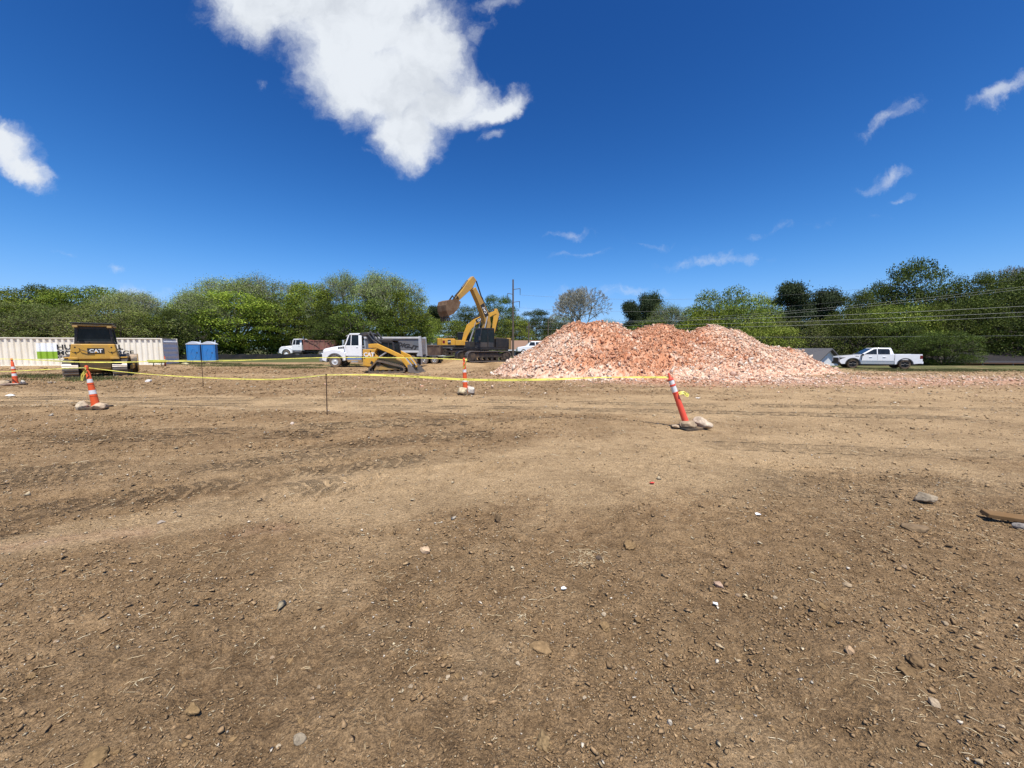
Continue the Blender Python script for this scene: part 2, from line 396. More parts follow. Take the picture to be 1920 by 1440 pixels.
def tinted(name, rough=.9, spec=.2, var=.25, scale=30, bumpd=0., trans=0.):
    """colour comes from the per-piece tint attribute, with grain on top"""
    m, nt, b = new_mat(name)
    a = nt.nodes.new('ShaderNodeVertexColor'); a.layer_name = 'tint'
    n = nz(nt, scale, 5, .65)
    c = mixrgb(nt, 1.0, a.outputs[0], ramp(nt, n, [(.25, (1 - var,) * 3), (.75, (1 + var,) * 3)]), 'MULTIPLY')
    if trans:   # every plant has a tone of its own
        oi = nt.nodes.new('ShaderNodeObjectInfo'); hs = nt.nodes.new('ShaderNodeHueSaturation'); mr = nt.nodes.new('ShaderNodeMapRange'); mr.inputs[3].default_value = .68; mr.inputs[4].default_value = 1.3; nt.links.new(oi.outputs['Random'], mr.inputs[0]); nt.links.new(mr.outputs[0], hs.inputs['Value'])
        wn = nt.nodes.new('ShaderNodeTexWhiteNoise'); wn.noise_dimensions = '1D'; nt.links.new(oi.outputs['Random'], wn.inputs['W']); m2 = nt.nodes.new('ShaderNodeMapRange'); m2.inputs[3].default_value = .476; m2.inputs[4].default_value = .504; nt.links.new(wn.outputs['Value'], m2.inputs[0]); nt.links.new(m2.outputs[0], hs.inputs['Hue'])
        nt.links.new(c, hs.inputs['Color']); c = hs.outputs[0]
    nt.links.new(c, b.inputs['Base Color']); b.inputs['Roughness'].default_value = rough; b.inputs['Specular IOR Level'].default_value = spec
    if bumpd: bump(nt, b, n, .8, bumpd)
    if trans:
        tr = nt.nodes.new('ShaderNodeBsdfTranslucent'); nt.links.new(c, tr.inputs[0])
        mx = nt.nodes.new('ShaderNodeMixShader'); mx.inputs[0].default_value = trans
        nt.links.new(b.outputs[0], mx.inputs[1]); nt.links.new(tr.outputs[0], mx.inputs[2])
        nt.links.new(mx.outputs[0], nt.nodes['Material Output'].inputs[0])
    return m
M['stone'] = tinted('stone', .9, .25, .3, 14, .01)
M['clod'] = tinted('soil_clod', .97, .1, .3, 40, .004)
M['straw'] = tinted('straw', .8, .2, .15, 60)
M['leaf'] = tinted('foliage', .65, .2, .2, .8, 0, .22)
M['bark'] = tinted('bark', .95, .1, .3, 6)
def rock_shapes(n, pts=13, seed=3, flat=.75):
    rs = np.random.default_rng(seed); out = []
    for _ in range(n):
        bm = bmesh.new()
        for q in rs.normal(size=(pts, 3)):
            q = q / np.linalg.norm(q) * rs.uniform(.75, 1.05); bm.verts.new(q * (1, 1, flat))
        r = bmesh.ops.convex_hull(bm, input=bm.verts)
        loose = [v for v in bm.verts if not v.link_faces]; bmesh.ops.delete(bm, geom=loose, context='VERTS')
        bmesh.ops.triangulate(bm, faces=bm.faces); bm.verts.ensure_lookup_table()
        for i, v in enumerate(bm.verts): v.index = i
        out.append((np.array([v.co[:] for v in bm.verts]), np.array([[v.index for v in f.verts] for f in bm.faces]))); bm.free()
    return out
def rotmats(n, rs, tilt=None):
    a = rs.uniform(0, 2 * np.pi, n); ca, sa = np.cos(a), np.sin(a); Z = np.zeros((n, 3, 3)); Z[:, 0, 0] = ca; Z[:, 0, 1] = -sa; Z[:, 1, 0] = sa; Z[:, 1, 1] = ca; Z[:, 2, 2] = 1
    b = rs.uniform(-1, 1, n) * (tilt if tilt is not None else np.pi); cb, sb = np.cos(b), np.sin(b); X = np.zeros((n, 3, 3)); X[:, 0, 0] = 1; X[:, 1, 1] = cb; X[:, 1, 2] = -sb; X[:, 2, 1] = sb; X[:, 2, 2] = cb
    return Z @ X
def scatter(shapes, pos, size, cols, rs, tilt=None):
    """merge many stones into one vertex, face and colour array; size (n,3)"""
    n = len(pos); V, F, C = [], [], []; off = 0; kind = rs.integers(0, len(shapes), n); rm = rotmats(n, rs, tilt)
    for k, (sv, sf) in enumerate(shapes):
        idx = np.nonzero(kind == k)[0]
        if len(idx) == 0: continue
        v = sv[None] * size[idx][:, None, :]
        v = np.einsum('nij,nvj->nvi', rm[idx], v) + pos[idx][:, None, :]
        f = sf[None] + (np.arange(len(idx)) * len(sv))[:, None, None] + off
        V.append(v.reshape(-1, 3)); F.append(f.reshape(-1, 3)); C.append(np.repeat(cols[idx], len(sv), 0)); off += len(idx) * len(sv)
    return np.concatenate(V), np.concatenate(F), np.concatenate(C)
# ------------------------------------------------------------------ ground
def poly_world(pts): return np.array([G(a, b) for a, b in pts])
def dist_poly(x, y, W, widths=None):
    """distance to a polyline, arc length there and interpolated width"""
    best = np.full(x.shape, 1e9); S = np.zeros(x.shape); Wd = np.ones(x.shape); side = np.zeros(x.shape); acc = 0.
    for i in range(len(W) - 1):
        a, b = W[i], W[i + 1]; d = b - a; l2 = d @ d; l = math.sqrt(l2)
        t = np.clip(((x - a[0]) * d[0] + (y - a[1]) * d[1]) / l2, 0, 1)
        ex, ey = x - (a[0] + t * d[0]), y - (a[1] + t * d[1]); q = np.hypot(ex, ey); m = q < best
        best = np.where(m, q, best); S = np.where(m, acc + t * l, S); side = np.where(m, np.sign(ex * d[1] - ey * d[0]), side)
        if widths is not None: Wd = np.where(m, widths[i] * (1 - t) + widths[i + 1] * t, Wd)
        acc += l
    return best, S, Wd, side
ROAD = poly_world([(-400, 742), (0, 746), (300, 750), (700, 754), (1000, 760), (1400, 768), (1900, 776), (2500, 784)]); ROAD_W = [1.5, 1.5, 1.6, 1.7, 2.0, 2.6, 3.0, 3.2]
MIDB = poly_world([(-250, 1075), (40, 1015), (250, 985), (450, 962), (700, 918), (1000, 880), (1300, 842), (1700, 815), (2300, 795)]); MID_W = [.22, .25, .3, .42, .95, 1.35, 1.7, 2.0, 2.2]
TREADS = [[(-300, 1000), (60, 962), (300, 930), (560, 890), (760, 866)], [(-300, 1030), (60, 988), (330, 952), (600, 912), (820, 888)], [(-300, 905), (100, 882), (420, 855), (700, 828), (900, 812)], [(-300, 925), (100, 902), (420, 876), (700, 848)],
          [(-300, 826), (200, 815), (600, 800), (1000, 790)], [(-300, 838), (200, 828), (600, 814)], [(2200, 935), (1800, 908), (1500, 892), (1250, 880)], [(2200, 975), (1800, 945), (1500, 918), (1300, 904)], [(2200, 868), (1750, 850), (1350, 834)],
          [(-200, 752), (400, 758), (900, 764), (1400, 774), (2100, 790)], [(-200, 744), (400, 748), (900, 753), (1400, 760), (2100, 772)], [(560, 1600), (660, 1300), (760, 1120), (840, 1010)], [(860, 1600), (900, 1300), (940, 1100), (965, 1000)], [(-100, 1330), (300, 1190), (560, 1090), (760, 1010)], [(1900, 1330), (1600, 1190), (1420, 1100)]]
TREADS = [(poly_world(q), (.2 if i < 11 else .13)) for i, q in enumerate(TREADS)]
def tread_attr(x, y):
    """per vertex: lug phase along the nearest wheel track, offset across it, and how deep it is printed"""
    ph = np.zeros(x.shape); ac = np.zeros(x.shape); mk = np.zeros(x.shape)
    for i, (W, hw) in enumerate(TREADS):
        d, s, _, sd = dist_poly(x, y, W); k = (1 - sst(d, hw, hw * 1.35)) * np.clip(1.6 * sst(fbm(x, y, 1.1, 3, 131 + i), .3, .6), 0, 1) * (1. if i < 6 else .4 if i < 9 else .8 if i < 11 else .2); m = k > mk
        ph = np.where(m, s / (.19 if i < 11 else .12), ph); ac = np.where(m, d * sd / hw, ac); mk = np.where(m, k, mk)
    return np.stack([ph, ac, mk], 1)
TRK = [poly_world([(-200, 975), (200, 934), (420, 905), (640, 868), (800, 846)]), poly_world([(-200, 1040), (150, 985), (420, 950), (700, 905), (950, 872)]),
       poly_world([(1900, 935), (1650, 902), (1450, 872), (1250, 850)]), poly_world([(-100, 880), (200, 862), (500, 838), (760, 815)])]
MOUNDS = [((-2.6, 36.0), 2.6, 1.3, .25), ((-4.6, 34.6), 1.3, .8, .45), ((-5.4, 41.2), 3.6, 2.2, .75), ((-.6, 35.2), 1.8, .8, .2)]
def masks(x, y):
    d, _, w, _ = dist_poly(x, y, ROAD, ROAD_W); wob = (fbm(x, y, 1.3, 4, 11) - .5) * 1.4
    road = 1 - sst(d / w + wob, .55, 1.15)
    d2, _, w2, _ = dist_poly(x, y, MIDB, MID_W); wob2 = (fbm(x, y, .6, 4, 12) - .5) * 1.3
    mid = 1 - sst(d2 / w2 + wob2, .5, 1.2)
    far = sst(x / np.maximum(y, 1), -.2, .6) * sst(y, 4.6, 6.5) * .75
    tan = np.clip(np.maximum(np.maximum(road, mid), far * (0.55 + .9 * (fbm(x, y, 2.2, 4, 13) - .2))), 0, 1)
    st = fbm(x * .11 + y * .04, y * 1.1 - x * .06, 1.0, 5, 16, .6); zone = sst(y, 2.9, 3.8) * (1 - sst(y, 14, 20))
    tan = np.clip(tan + zone * (st - .5) * 1.9 * (1 - .45 * np.maximum(road, mid)), 0, 1)
    tan = np.maximum(tan, .7 * sst(y, 15, 24) * sst(fbm(x, y, 5, 4, 15), .42, .6))
    tan = np.maximum(tan, .5 * sst(fbm(x, y, 1.1, 4, 14), .6, .78))
    return tan
def tracks(x, y):
    h = np.zeros(x.shape)
    for i, W in enumerate(TRK):
        d, s, _, sd = dist_poly(x, y, W); L = .17
        fade = sst(s, .2, 1.2) * (1 - sst(d, .17, .25)) * sst(fbm(x, y, .9, 3, 31 + i), .36, .55)
        ph = (s + d * sd * .9) / L
        h = h + fade * (.036 * (np.abs((ph % 1) * 2 - 1) ** .6 - .5) - .016) + .014 * np.exp(-((d - .27) / .07) ** 2) * sst(s, .2, 1.2)
    return h
def gh(x, y, fine=True):
    x = np.asarray(x, float); y = np.asarray(y, float)
    h = .05 * (fbm(x, y, 5, 3, 1) - .5) * sst(y, 1, 4) - .30 * sst(y, 20, 32) * sst(x, 12, 24)
    h = h + .28 * sst(y, 44, 56) * (1 - sst(x, -4, 6)) - 3.4 * sst(y, 41, 58) * sst(x, 8, 22) - .4 * sst(y, 45, 58) * sst(x, -4, 8)
    for (c, rx, ry, a) in MOUNDS: h = h + a * np.exp(-((x - c[0]) / rx) ** 2 - ((y - c[1]) / ry) ** 2)
    bk, _, _, _ = dist_poly(x, y, BANK); h = h + .07 * np.exp(-(bk / .45) ** 2) * (.5 + fbm(x, y, .8, 3, 5))
    if fine:
        h = h + .10 * (fbm(x * .16 + y * .05, y * 1.2 - x * .07, .9, 4, 17) - .5) * sst(y, 2.8, 4) * (1 - sst(y, 9, 13)) * (1 - sst(x, .5, 3.5) * .6)
        t = masks(x, y); rough = 1 - .75 * t
        h = h + (fbm(x, y, .55, 4, 2) - .5) * .07 * (.3 + .7 * rough) + (fbm(x, y, .17, 4, 3, .65) - .5) * .055 * rough + (fbm(x, y, .07, 3, 4, .6) - .5) * .026 * (.2 + rough) + tracks(x, y)
    return h
BANK = poly_world([(-300, 775), (0, 770), (205, 768), (420, 775), (640, 784), (860, 790), (1160, 797)])
def gz(x, y, fine=False): return float(gh(np.array([x]), np.array([y]), fine)[0])
def GP(px, py):
    """ground point under a pixel with the terrain height taken into account"""
    z = 0.
    for _ in range(6):
        x, y = G(px, py, z); z = gz(x, y)
    return (x, y, z)
def axis(fine, f0, f1, g1, m1, g2, m2):
    a = list(np.arange(f0, f1, fine)); s = fine; v = f1
    while v < m1: a.append(v); s = fine + g1 * (v - f1); v += s
    while v < m2: a.append(v); s *= 1 + g2; v += s
    a.append(m2); return a
def build_ground():
    xp = axis(.018, 0., 1.9, .022, 60, .2, 1800); xs = np.array([-q for q in xp[::-1]][:-1] + xp)
    ys = np.array(list(np.linspace(-60, -2, 16)) + list(np.linspace(-1.5, .8, 10)) + axis(.016, .9, 2.8, .0155, 62, .2, 2500))
    X, Y = np.meshgrid(xs, ys); x, y = X.ravel(), Y.ravel(); z = gh(x, y)
    t = masks(x, y)
    grass = np.zeros(x.shape)
    for (c, rx, ry) in GRASS: grass = np.maximum(grass, np.exp(-((x - c[0]) / rx) ** 2 - ((y - c[1]) / ry) ** 2))
    grass = np.maximum(grass, sst(y, 40, 50) * (1 - sst(x, 2, 10)) * .9); grass = np.maximum(grass, sst(y, 27, 31) * sst(x, 26, 32) * .7); grass = np.maximum(grass, sst(y, 40, 46))
    grass = sst(grass * (.5 + fbm(x, y, 1.2, 4, 21)), .35, .75)
    pink = np.exp(-((y - 17.2 - .02 * (x - 15)) / 1.6) ** 2) * sst(x, 3.5, 7) + np.exp(-((x - 6) / 7) ** 2 - ((y - 21) / 3.2) ** 2)
    pink = np.clip(pink * (.35 + 1.2 * fbm(x, y, 1.0, 4, 22)) + .5 * np.exp(-((x - 17) / 7) ** 2 - ((y - 20) / 4) ** 2), 0, 1)
    pd, ps, _, _ = dist_poly(x, y, poly_world([(-300, 1100), (0, 1030), (180, 1003), (330, 1002), (520, 990)]))
    pink = np.maximum(pink, .28 * np.exp(-(pd / .1) ** 2) * sst(fbm(x, y, .5, 3, 24), .3, .6))
    C = np.stack([t, grass, pink], 1)
    nx = len(xs); ny = len(ys); i = np.arange(nx - 1); j = np.arange(ny - 1); I, J = np.meshgrid(i, j); b = (J * nx + I).ravel()
    F = np.stack([b, b + 1, b + nx + 1, b + nx], 1)
    m, nt, bs = new_mat('soil')
    a = nt.nodes.new('ShaderNodeVertexColor'); a.layer_name = 'tint'; sp = nt.nodes.new('ShaderNodeSeparateColor'); nt.links.new(a.outputs[0], sp.inputs[0])
    n1 = nz(nt, .9, 7, .62); n2 = nz(nt, 9, 8, .7); n3 = nz(nt, 55, 5, .7); n4 = nz(nt, 2.6, 6, .6); n5 = nz(nt, 140, 4, .7)
    tcv = nt.nodes.new('ShaderNodeTexCoord'); vor = nt.nodes.new('ShaderNodeTexVoronoi'); vor.inputs['Scale'].default_value = 48; vor.inputs['Randomness'].default_value = 1; nt.links.new(tcv.outputs['Object'], vor.inputs['Vector'])
    vor2 = nt.nodes.new('ShaderNodeTexVoronoi'); vor2.inputs['Scale'].default_value = 85; nt.links.new(tcv.outputs['Object'], vor2.inputs['Vector'])
    loose = ramp(nt, n2, [(.36, (.19, .121, .062)), (.5, (.282, .184, .097)), (.66, (.375, .251, .136))])
    comp = ramp(nt, n2, [(.36, (.36, .246, .134)), (.5, (.43, .299, .166)), (.66, (.50, .352, .20))])
    patch = mixrgb(nt, ramp(nt, n4, [(.44, (0, 0, 0)), (.72, (.6, .6, .6))]), loose, (.345, .232, .124))
    base = mixrgb(nt, sp.outputs[0], patch, comp)
    base = mixrgb(nt, 1.0, base, ramp(nt, n1, [(.38, (.84, .83, .82)), (.62, (1.12, 1.12, 1.12))]), 'MULTIPLY')
    base = mixrgb(nt, 1.0, base, ramp(nt, n3, [(.38, (.74, .73, .72)), (.5, (1., 1., 1.)), (.62, (1.28, 1.27, 1.25))]), 'MULTIPLY')
    base = mixrgb(nt, 1.0, base, ramp(nt, n5, [(.4, (.72, .71, .70)), (.6, (1.28, 1.28, 1.26))]), 'MULTIPLY')
    spk = nt.nodes.new('ShaderNodeSeparateColor'); nt.links.new(vor2.outputs['Color'], spk.inputs[0])   # tiny pale grit
    sel = nt.nodes.new('ShaderNodeMath'); sel.operation = 'GREATER_THAN'; sel.inputs[1].default_value = .88; nt.links.new(spk.outputs[0], sel.inputs[0])
    near = ramp(nt, vor2.outputs['Distance'], [(.12, (1, 1, 1)), (.34, (0, 0, 0))]); ml = nt.nodes.new('ShaderNodeMath'); ml.operation = 'MULTIPLY'; nt.links.new(sel.outputs[0], ml.inputs[0]); nt.links.new(near, ml.inputs[1])
    base = mixrgb(nt, ml.outputs[0], base, (.40, .30, .18))
    grs = ramp(nt, n2, [(.3, (.075, .085, .03)), (.7, (.15, .15, .06))])
    base = mixrgb(nt, sp.outputs[1], base, grs)
    base = mixrgb(nt, sp.outputs[2], base, ramp(nt, n2, [(.35, (.42, .21, .12)), (.65, (.62, .40, .27))]))
    nt.links.new(base, bs.inputs['Base Color']); bs.inputs['Roughness'].default_value = .97; bs.inputs['Specular IOR Level'].default_value = .1
    mx = nt.nodes.new('ShaderNodeMath'); mx.operation = 'ADD'; nt.links.new(n2, mx.inputs[0]); nt.links.new(n3, mx.inputs[1])
    vm = nt.nodes.new('ShaderNodeMath'); vm.operation = 'MULTIPLY_ADD'; vm.inputs[1].default_value = -.42; nt.links.new(vor.outputs['Distance'], vm.inputs[0]); nt.links.new(mx.outputs[0], vm.inputs[2])
    def mm(op, a, c=0., e=None):
        q = nt.nodes.new('ShaderNodeMath'); q.operation = op
        for i, v in enumerate((a, c, e)):
            if v is None: continue
            if isinstance(v, (int, float)): q.inputs[i].default_value = v
            else: nt.links.new(v, q.inputs[i])
        return q.outputs[0]
    ta = nt.nodes.new('ShaderNodeAttribute'); ta.attribute_name = 'tread'; ts = nt.nodes.new('ShaderNodeSeparateXYZ'); nt.links.new(ta.outputs['Vector'], ts.inputs[0])
    lug = mm('PINGPONG', mm('ADD', mm('ADD', ts.outputs[0], mm('MULTIPLY', mm('ABSOLUTE', ts.outputs[1]), .55)), mm('MULTIPLY', mm('SUBTRACT', n2, .5), 1.3)), .5)
    lug = ramp(nt, lug, [(.12, (0, 0, 0)), (.26, (1, 1, 1))]); tr = mm('MULTIPLY', lug, mm('MULTIPLY', ts.outputs[2], ramp(nt, n2, [(.38, (.15,) * 3), (.56, (1,) * 3)])))
    hsum = mm('MULTIPLY_ADD', tr, 1.25, vm.outputs[0])
    bump(nt, bs, hsum, 1., .036)
    go = tag(mesh_np('ground', np.stack([x, y, z], 1), F, m, C, True), kind='structure'); at = go.data.attributes.new('tread', 'FLOAT_VECTOR', 'POINT'); at.data.foreach_set('vector', tread_attr(x, y).astype(np.float32).ravel())
GRASS = [(G(470, 686), 3.4, 1.3), (G(620, 685), 2.6, 1.2), (G(560, 690), 1.5, .8), (G(165, 712), 1.7, .7), (G(90, 706), 2.2, .9), (G(395, 683), 3, 1.0), (G(820, 664), 4, 2), (G(1760, 688), 5, 1.2)]
build_ground()

def wedge(n, y0, y1, rs, k=1.5):
    y = np.exp(rs.uniform(math.log(y0), math.log(y1), n)); x = rs.uniform(-k, k, n) * (y + .4); return x, y
def build_litter():
    rs = np.random.default_rng(21); shp = rock_shapes(18, 6, 5, .75)
    def lay(n, y0, y1, dens, a, b, sig, colr, mat, name, label, cat, flat=(.8, 1.3), tilt=.5, sink=.16, rmax=.017):
        x, y = wedge(n, y0, y1, rs); t = masks(x, y); cl = fbm(x, y, .55, 4, 41)
        keep = rs.uniform(0, 1, n) < dens(t, cl); x, y, t = x[keep], y[keep], t[keep]
        r = np.minimum((a * y + b) * np.exp(rs.normal(0, sig, len(x))), rmax + .004 * y); z = gh(x, y)
        sz = np.stack([r * rs.uniform(*flat, len(x)), r * rs.uniform(.7, 1.05, len(x)), r * rs.uniform(.45, .85, len(x))], 1)
        c = colr(len(x), t)
        V, F, C = scatter(shp, np.stack([x, y, z + r * .6 * (1 - 2 * sink)], 1), sz, c, rs, tilt)
        tag(mesh_np(name, V, F, mat, C), label, cat, kind='stuff')
    def soilc(n, t):
        k = rs.uniform(.68, 1.2, n)[:, None]; a = np.array([.29, .19, .10]); b = np.array([.39, .272, .152]); f = np.clip(t, 0, 1)[:, None]
        return (a * (1 - f) + b * f) * k
    lay(170000, 1.05, 30, lambda t, c: np.clip((1.05 - .9 * t) * np.clip((c - .28) * 3.2, .06, 1.), 0, 1), .0014, .0021, .58, soilc, 'clod', 'soil_clods', 'brown crumbs and clods of loose soil over the bare dirt', 'soil')
    def pebc(n, t):
        base = np.array([[.50, .40, .25], [.42, .31, .18], [.60, .52, .40], [.40, .27, .14], [.33, .235, .13]])[rs.choice(5, n, p=[.34, .26, .12, .14, .14])]
        return base * rs.uniform(.68, 1.12, n)[:, None]
    lay(56000, 1.05, 26, lambda t, c: np.clip((.85 - .55 * t) * np.clip((c - .25) * 3, .15, 1), 0, 1), .0013, .0018, .5, pebc, 'stone', 'pebbles', 'pale tan and cream pebbles strewn over the bare dirt', 'pebbles', (1.0, 1.5), .6, .08, .03)
    # straw and dry grass bits
    n = 6500; x, y = wedge(n, 1.1, 16, rs); cl = fbm(x, y, .7, 4, 44); k = (rs.uniform(0, 1, n) < np.clip((cl - .38) * 4, .08, 1) * (1 - .6 * masks(x, y))); x, y = x[k], y[k]
    extra = []
    for (px, py, m, sprd) in [(1100, 1050, 90, .10), (1105, 1040, 60, .08), (980, 1160, 14, .03), (268, 1278, 12, .03), (490, 1325, 10, .03), (1650, 1270, 45, .10), (1700, 1310, 45, .12), (1270, 1290, 14, .04), (720, 1075, 20, .06), (400, 1040, 25, .12)]:
        cx, cy = G(px, py); extra.append(np.stack([cx + rs.normal(0, sprd, m), cy + rs.normal(0, sprd * .8, m)], 1))
    ex = np.concatenate(extra); x = np.concatenate([x, ex[:, 0]]); y = np.concatenate([y, ex[:, 1]]); n = len(x); z = gh(x, y) + .004
    ln = (.006 + .0028 * y) * np.exp(rs.normal(0, .55, n)); wd = .0006 + .0003 * y * rs.uniform(.6, 1.2, n); a = rs.uniform(0, 2 * np.pi, n); up = rs.uniform(-.02, .3, n) ** 2 * np.sign(rs.uniform(-.2, 1, n))
    d = np.stack([np.cos(a), np.sin(a), up], 1); s = np.stack([-np.sin(a), np.cos(a), np.zeros(n)], 1); c0 = np.stack([x, y, z], 1); bend = rs.uniform(-.25, .25, n)[:, None]
    p0, p1, p2 = c0 - d * ln[:, None], c0 + s * (bend * ln[:, None]) + np.array([0, 0, .002]), c0 + d * ln[:, None]
    ws = s * wd[:, None]; h = np.stack([np.zeros(n), np.zeros(n), wd * 1.2], 1)
    V = np.stack([p0 - ws, p0 + h, p0 + ws, p1 - ws, p1 + h, p1 + ws, p2 - ws * .5, p2 + h * .5, p2 + ws * .5], 1).reshape(-1, 3)
    q = np.array([[0, 1, 4, 3], [1, 2, 5, 4], [3, 4, 7, 6], [4, 5, 8, 7]]); F = (q[None] + (np.arange(n) * 9)[:, None, None]).reshape(-1, 4)
    cc = np.array([[.50, .40, .24], [.42, .33, .2], [.58, .50, .34], [.30, .21, .12]])[rs.choice(4, n, p=[.4, .3, .15, .15])] * rs.uniform(.8, 1.15, n)[:, None]
    tag(mesh_np('straw', V, F, 'straw', np.repeat(cc, 9, 0)), 'dry straw and grass stems scattered on the foreground dirt', 'straw', kind='stuff')
    # grass patches near the machines
    pts = []
    for (c, rx, ry) in GRASS:
        m = int(2600 * rx * ry ** .5); pts.append(np.stack([c[0] + rs.normal(0, rx * .6, m), c[1] + rs.normal(0, ry * .6, m)], 1))
    pts = np.concatenate(pts); keep = fbm(pts[:, 0], pts[:, 1], 1.0, 4, 51) > .45; pts = pts[keep]; n = len(pts); z = gh(pts[:, 0], pts[:, 1], False)
    hgt = rs.uniform(.05, .17, n); a = rs.uniform(0, 6.28, n); w = .018; lean = rs.normal(0, .05, (n, 2))
    b0 = np.stack([pts[:, 0] - np.cos(a) * w, pts[:, 1] - np.sin(a) * w, z - .01], 1); b1 = np.stack([pts[:, 0] + np.cos(a) * w, pts[:, 1] + np.sin(a) * w, z - .01], 1)
    tp = np.stack([pts[:, 0] + lean[:, 0], pts[:, 1] + lean[:, 1], z + hgt], 1)
    V = np.stack([b0, b1, tp], 1).reshape(-1, 3); F = np.arange(n * 3).reshape(-1, 3)
    cc = np.array([[.10, .12, .035], [.16, .16, .06], [.22, .19, .09]])[rs.choice(3, n, p=[.45, .35, .2])] * rs.uniform(.7, 1.2, n)[:, None]
    tag(mesh_np('grass', V, F, 'leaf', np.repeat(cc, 3, 0)), 'sparse low grass patches between the machines and the bare dirt', 'grass', kind='stuff')
build_litter()

# ------------------------------------------------------------------ rubble pile
def build_pile():
    rs = np.random.default_rng(5)
    pk = []
    for (px, py, Y, sl) in [(1088, 603, 23.4, .60), (1118, 596, 23.6, .62), (1150, 600, 23.8, .62), (1212, 604, 24.2, .6), (1235, 604, 24.5, .6), (1180, 616, 23.8, .6), (1275, 616, 25.0, .58), (1342, 605, 27.0, .58), (1318, 614, 26.4, .6), (1375, 619, 26.8, .56), (1430, 638, 26.0, .56), (1455, 641, 26.0, .58), (1482, 655, 25.6, .55), (1300, 640, 23.2, .5), (1230, 640, 22.0, .55), (1385, 660, 23.5, .45), (1120, 650, 21.6, .5)]:
        x, y, z = P(px, py, Y); pk.append((x, y, z + .1, sl))
    def hp(x, y):
        h = np.full(x.shape, -9.)
        for (a, b, c, s) in pk:
            d = np.sqrt((x - a) ** 2 + (y - b) ** 2 + .12); h = np.maximum(h, c - d * s)
        lo = .34 - .085 * np.sqrt(((x - 9.5) / 1.4) ** 2 + (y - 20.2) ** 2 * 1.6) # thin apron at the foot
        h = np.maximum(h, lo + (fbm(x, y, .9, 3, 65) - .5) * .3)
        return h + (fbm(x, y, 1.6, 4, 61) - .5) * .75 * sst(h, .1, 1.2) + (fbm(x, y, .4, 3, 62) - .5) * .22 * sst(h, .0, .4)
    xs = np.arange(-3, 27, .14); ys = np.arange(16, 36, .14); X, Y = np.meshgrid(xs, ys); x, y = X.ravel(), Y.ravel(); h = hp(x, y); g = gh(x, y, False)
    nx, ny = len(xs), len(ys); I, J = np.meshgrid(np.arange(nx - 1), np.arange(ny - 1)); b = (J * nx + I).ravel(); F = np.stack([b, b + 1, b + nx + 1, b + nx], 1)
    F = F[(h[F] > -.12).any(1)]
    used = np.unique(F); mp = np.full(len(x), -1); mp[used] = np.arange(len(used))
    def tint(x, y, h, n):
        red = np.clip(sst(fbm(x, y, 2.2, 4, 71), .34, .56) * .9 + .55 * np.exp(-((x - 7.5) / 4) ** 2) - .85 * sst(-x, -4.6, -.5) - .55 * np.exp(-((x - 15) / 2.2) ** 2 - ((y - 26) / 2.5) ** 2) - .5 * (h < .5) * sst(x, 8, 13) - .6 * (1 - sst(h, .25, .9)) - .45 * sst(x, 12, 14.5), 0, 1)[:, None]
        pale = np.array([[.62, .47, .35], [.60, .39, .27], [.68, .58, .47], [.54, .31, .20]])[rs.choice(4, n, p=[.36, .32, .14, .18])]
        rd = np.array([[.52, .278, .165], [.48, .235, .128], [.39, .16, .08], [.55, .34, .22]])[rs.choice(4, n, p=[.38, .28, .14, .20])]
        pick = (rs.uniform(0, 1, n)[:, None] < red * .96)
        return np.where(pick, rd, pale) * rs.uniform(.88, 1.14, n)[:, None]
    root = thing('rubble_pile', 'large pile of broken salmon pink and cream rock with several humps', 'rock pile', (9, 24, 0)); org = np.array([9., 24., 0.])
    o = mesh_np('rubble_mass', np.stack([x, y, np.maximum(h, g - .1) - .05], 1)[used] - org, mp[F], 'stone', tint(x, y, h, len(x))[used] * np.array([.95, .88, .84]), True, root)
    # stones over the surface
    n = 120000; px = rs.uniform(-3, 27, n); py = rs.uniform(16, 33, n); hh = hp(px, py); gg = gh(px, py, False)
    k = hh > gg - .04; px, py, hh = px[k], py[k], hh[k]
    r = .034 * np.exp(rs.normal(0, .55, len(px))); big = rs.uniform(0, 1, len(px)) < .012 + .09 * (hh < .8) * (px < 5); r = np.where(big, r * 2.2, r); r = np.minimum(r, .24)
    kp = rs.uniform(0, 1, len(px)) < np.clip(.25 + hh * .9, .25, 1); px, py, hh, r = px[kp], py[kp], hh[kp], r[kp]
    c = tint(px, py, hh, len(px)); fresh = r > .13; c[fresh] *= np.array([1.0, 1.03, 1.04])
    # the largest stones near the viewer become stones of their own
    score = r / (py - 8); order = np.argsort(-score); top = order[:290]; rest = order[290:]
    shp = rock_shapes(20, 6, 9, .85)
    def sizes(rr): return np.stack([rr * rs.uniform(.9, 1.35, len(rr)), rr * rs.uniform(.75, 1.1, len(rr)), rr * rs.uniform(.6, .95, len(rr))], 1)
    pos = np.stack([px, py, np.maximum(hh, gh(px, py, False)) + r * .25], 1)
    V, Fc, C = scatter(shp, pos[rest] - org, sizes(r[rest]), c[rest], rs)
    tag(mesh_np('loose_rubble', V, Fc, 'stone', C, False, root), kind='stuff')
    bank = []
    for k, (sv, sf) in enumerate(shp):
        for q, cc in enumerate([(.62, .49, .38), (.57, .38, .28), (.46, .22, .13), (.68, .60, .50)]):
            me = mesh_np('rock', sv, sf, 'stone', np.tile(np.array(cc), (len(sv), 1)) * rs.uniform(.85, 1.1, (len(sv), 1))); d = me.data; bpy.data.objects.remove(me); bank.append((np.array(cc), d))
    cl = np.array([b[0] for b in bank])
